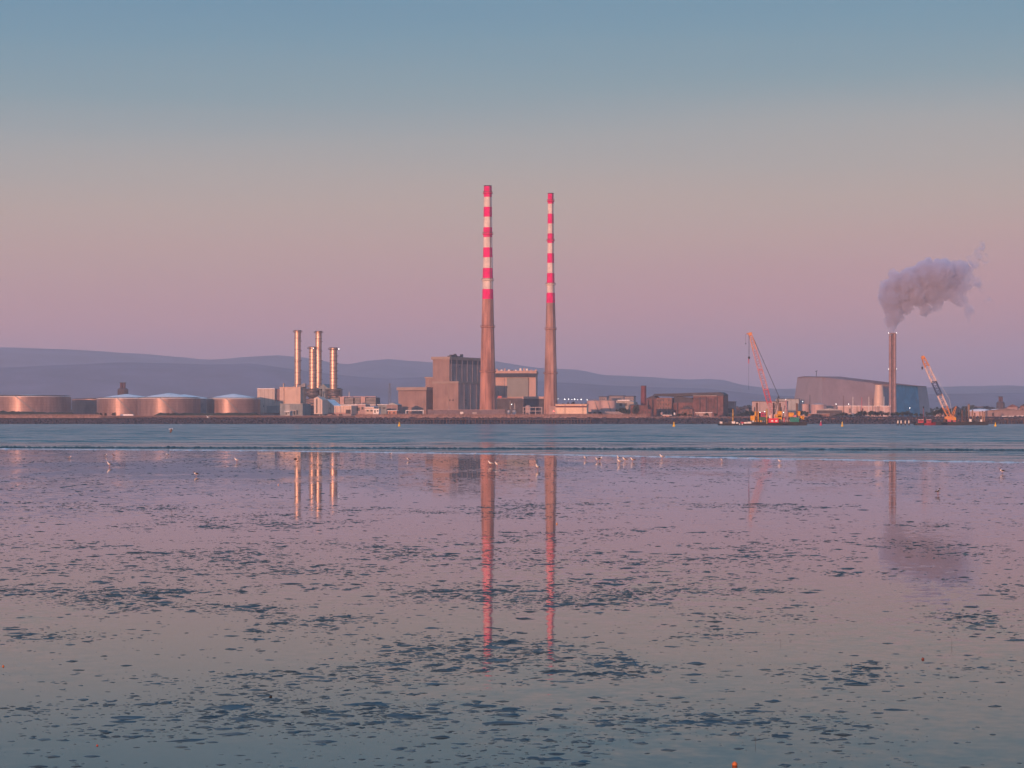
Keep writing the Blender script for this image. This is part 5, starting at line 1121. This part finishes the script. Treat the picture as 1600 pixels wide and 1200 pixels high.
B = [(171, 730, 9.5, -1, 'bright white gull standing far left before the leftmost tanks', {}, 50), (165, 713.5, 5, 1, 'small pale low wader left of the bright white gull', dict(wing=dark_f), 0), (177.5, 713.5, 4.5, -1, 'small dusky wader just right of and beyond the bright white gull', dict(body=brown_f, wing=dark_f), 0),
     (109, 716.5, 4.5, 1, 'tiny pale wader farthest to the left near the waterline', dict(wing=brown_f), 0), (262, 712.5, 4.5, -1, 'small dark-backed gull below the big central domed tank', dict(wing=dark_f), 0),
     (370, 722.5, 8, -1, 'pinkish gull with orange breast below the rightmost big tank', {}, 20), (610.5, 711.5, 5, 1, 'small pale gull near the waterline left of the power hall reflection', dict(wing=brown_f), 0), (638, 720, 5.5, -1, 'small pale-bellied gull left of the taller chimney reflection', dict(wing=dark_f), 0),
     (741.5, 713.5, 6.5, 1, 'small pink-lit gull at the waterline left of the taller chimney reflection', {}, 60), (767, 728.5, 9.5, -1, 'white gull in the taller chimney reflection, left of a pair', {}, 15), (777, 729.5, 9, -1, 'white gull right of the pair beside the taller chimney reflection', {}, 25),
     (840, 735, 11.5, -1, 'large upright white gull left of the slimmer chimney reflection', {}, 60), (914.3, 719.2, 8, -1, 'lone white gull first right of the slimmer chimney reflection', {}, 55), (933, 721.3, 7.5, -1, 'left gull of the close pair right of the chimneys', {}, 40), (937.2, 720.8, 8, 1, 'right dark-winged gull of the close pair right of the chimneys', dict(wing=dark_f), 15),
     (966.2, 719.2, 8.5, -1, 'hindmost gull of the loose group right of the close pair', {}, 60), (968, 725.2, 9.5, -1, 'frontmost gull of the loose group right of the close pair', {}, 35), (976.5, 721.5, 8, -1, 'orange-lit gull in the middle of the loose group', dict(wing=brown_f), 10), (988.5, 721.5, 7.5, -1, 'rightmost gull of the loose group', dict(wing=brown_f), 10),
     (1034.5, 717.5, 8.5, -1, 'gull with dark tail standing at the waterline right of the loose group', dict(wing=grey_f), 20), (1128, 721.5, 5.5, -1, 'small coral-lit gull below the derelict brick station', {}, 40), (1218.5, 723.5, 6.5, -1, 'pink-lit gull below the yellow jack-up platform', {}, 10)]
for px, py, h_, f_, lab, kw, yw in B: bird('stand', px, py, h_, f_, lab, yaw=yw, group=G1, **kw)
bird('stand', 306.5, 744.5, 8.5, -1, 'black and white wader with orange bill below the four metal flues, left side', wing=dark_f, head=dark_f, group='black and white waders', name='wader', cat='wader')
bird('stand', 1465.5, 773, 11, 1, 'black and white wader standing nearest, right of the twin stack reflection', wing=dark_f, head=dark_f, group='black and white waders', yaw=40, name='wader', cat='wader')
bird('stand', 1566, 740, 9, -1, 'black and white wader near the right picture edge', wing=dark_f, head=dark_f, group='black and white waders', yaw=-20, name='wader', cat='wader')
bird('stand', 465, 723.5, 4.5, 1, 'small dark wader standing in the leftmost flue reflection', body=brown_f, wing=dark_f, name='wader', cat='wader')
bird('fly', 267, 671, 1.35, 1, 'brown-winged gull flying low over the channel at left', wing=brown_f, D=300, z=Z(670.5, 300), flap=-35, yaw=15, group='flying gulls', bill=brown_f)
bird('fly', 325.5, 652.5, 1.6, -1, 'white gull in flight before the quay wall below the domed tanks', wing=white_f, D=420, z=Z(652.5, 420), flap=50, yaw=50, group='flying gulls')
bird('fly', 461.5, 717, 1.0, 1, 'dark bird skimming low with raised wing left of the flue reflections', body=brown_f, wing=brown_f, D=150, z=Z(717, 150), flap=14, yaw=70, group='flying gulls')
bird('fly', 101, 670.3, 1.3, -1, 'small dark bird skimming the channel far left', body=brown_f, wing=dark_f, D=600, z=Z(669.8, 600), flap=8, yaw=60, group='flying gulls', name='wading_bird', cat='bird')
bird('fly', 283, 661, 1.6, -1, 'white bird settling on the far channel edge below the central tank', wing=white_f, D=1500, z=.4, flap=30, yaw=40, group='flying gulls')
# shells, sticks on the sand
def pebble(px, py, rpx, mat, label, name='shell', cat='shell'):
    D = H * K / (py - HY); r = rpx / K * D; x = X(px, D); t = MB(); n = 9
    for i in range(5):
        f_ = i / 4 * math.pi; 
    t.lathe(x, D, [(0, r * .7), (r * .5, r), (r * 1.0, r * .9), (r * 1.45, r * .5), (r * 1.6, r * .12)], 12)
    o = t.build(name, mat, None, (x, D, 0), smooth=True); tag(o, label, cat)
pebble(1148, 1197, 4.5, shellm, 'orange shell lying at the bottom edge of the sand flat'); pebble(1442, 1031, 2.4, M('dusky_red_shell', (.16, .06, .05), .6, scale=40), 'small dusky red round shell on the right of the flat')
pebble(5, 1042, 1.8, shellm, 'tiny orange shell at the left picture edge'); pebble(152, 1166, 1.8, M('red_weed_bead', (.4, .06, .03), .6, scale=40), 'tiny red shell low at the left of the flat'); pebble(423, 1090, 2.4, M('black_pebble', (.02, .02, .02), .6), 'black round pebble in the lower left weed patches', 'pebble', 'pebble')
pebble(435, 758, 1.3, M('pale_shell', (.6, .4, .35), .6, scale=40), 'tiny pale shell left of the flue reflections'); pebble(870, 819, 1.6, M('tan_shell', (.6, .33, .2), .6, scale=40), 'tan shell just right of the slimmer chimney reflection')
for px, py, h_, lean, lab in ((268, 806, 11, .02, 'thin upright twig on the left of the flat'), (1330, 1048, 16, .02, 'thin upright twig on the right of the flat'), (794, 1034, 11, -.03, 'tiny upright twig right of the taller chimney reflection'), (1487, 1011, 12, .01, 'short upright twig near the right weed patches'), (1180, 1164, 14, .02, 'thin twig near the bottom right of the flat'), (1219, 1008, 8, .05, 'tiny twig in the centre right of the flat')):
    D = H * K / (py - HY); x = X(px, D); h = h_ / K * D; m = MB(); m.tube((x, D, -.01), (x + lean * h * 2, D, h * .6), h * .018, 5); m.tube((x + lean * h * 2, D, h * .6), (x - lean * h, D, h), h * .015, 5, h * .006); m.tube((x + lean * h * 2, D, h * .6), (x + h * .08, D, h * .75), h * .010, 4, h * .005)
    tag(m.build('twig', stickm, None, (x, D, 0)), lab, 'twig')

# ================================================================ smoke plume
D = 2480
blobs = [(1394.5, 519, 4.6), (1394.5, 514, 5.5), (1394, 509, 8), (1395, 500, 11), (1399, 491, 14), (1396, 479, 16), (1391, 468, 17), (1389, 455, 15), (1397, 444, 15), (1384, 447, 9), (1396, 430, 9), (1378, 462, 7), (1411, 462, 18), (1414, 478, 12),
         (1424, 440, 22), (1434, 458, 20), (1446, 432, 24), (1455, 454, 22), (1470, 430, 24), (1476, 448, 20), (1450, 418, 13), (1474, 416, 13), (1490, 434, 20), (1500, 447, 15), (1512, 441, 14), (1497, 420, 14), (1506, 424, 12), (1460, 472, 13), (1446, 484, 10), (1492, 462, 12), (1503, 472, 10),
         (1514, 486, 8), (1516, 500, 6), (1528, 440, 10), (1521, 409, 11), (1529, 397, 9), (1533, 384, 6), (1539, 405, 8), (1534, 450, 7), (1542, 470, 7)]
m = MB()
for i, (px, py, r) in enumerate(blobs):
    c = P(px, py, D + noise.noise((i * 1.7, 0, 0)) * 12); R_ = r / K * D * 1.06; n = 14
    m.lathe(c.x, c.y, [(c.z - R_ * math.cos(math.pi * (k + .05) / 8.1), R_ * math.sin(math.pi * (k + .05) / 8.1) + .01) for k in range(9)], n)
o = m.build('smoke_plume', bpy.data.materials.new('smoke'), None, tuple(P(1394.5, 520, D)))
md = o.modifiers.new('r', 'REMESH'); md.mode = 'VOXEL'; md.voxel_size = .62
for nm, sc_, st in (('a', 7.0, 9.0), ('b', 2.8, 3.6)):
    tx = bpy.data.textures.new('billow_' + nm, 'CLOUDS'); tx.noise_scale = sc_; tx.noise_depth = 3; dm = o.modifiers.new(nm, 'DISPLACE'); dm.texture = tx; dm.strength = st; dm.mid_level = .5; dm.texture_coords = 'LOCAL'
dg = bpy.context.evaluated_depsgraph_get(); me = bpy.data.meshes.new_from_object(o.evaluated_get(dg)); o.modifiers.clear(); o.data = me
tag(o, 'mauve billowing smoke drifting right from the twin stack', 'smoke', kind='thing')
sm = bpy.data.materials['smoke']; sm.use_nodes = True; nt = sm.node_tree; N = nt.nodes; L = nt.links; N.remove(N['Principled BSDF']); me.materials.clear(); me.materials.append(sm)
pv = N.new('ShaderNodeVolumePrincipled'); pv.inputs['Color'].default_value = (.87, .85, .97, 1); pv.inputs['Anisotropy'].default_value = .1
tc = node('ShaderNodeTexCoord'); nz = node('ShaderNodeTexNoise', Scale=.055, Detail=6.0, Roughness=.62); L.new(tc.outputs['Object'], nz.inputs['Vector'])
sx = node('ShaderNodeSeparateXYZ'); L.new(tc.outputs['Object'], sx.inputs[0])
mr = node('ShaderNodeMapRange'); mr.inputs['From Min'].default_value = 0; mr.inputs['From Max'].default_value = 98; mr.inputs['To Min'].default_value = .16; mr.inputs['To Max'].default_value = .55; L.new(sx.outputs[0], mr.inputs[0])
sb = node('ShaderNodeMath', operation='SUBTRACT'); L.new(nz.outputs['Fac'], sb.inputs[0]); L.new(mr.outputs[0], sb.inputs[1])
r3 = node('ShaderNodeMapRange'); r3.inputs['From Min'].default_value = -.06; r3.inputs['From Max'].default_value = .20; r3.inputs['To Min'].default_value = 0; r3.inputs['To Max'].default_value = .24; L.new(sb.outputs[0], r3.inputs[0])
L.new(r3.outputs[0], pv.inputs['Density']); L.new(pv.outputs[0], N['Material Output'].inputs['Volume'])
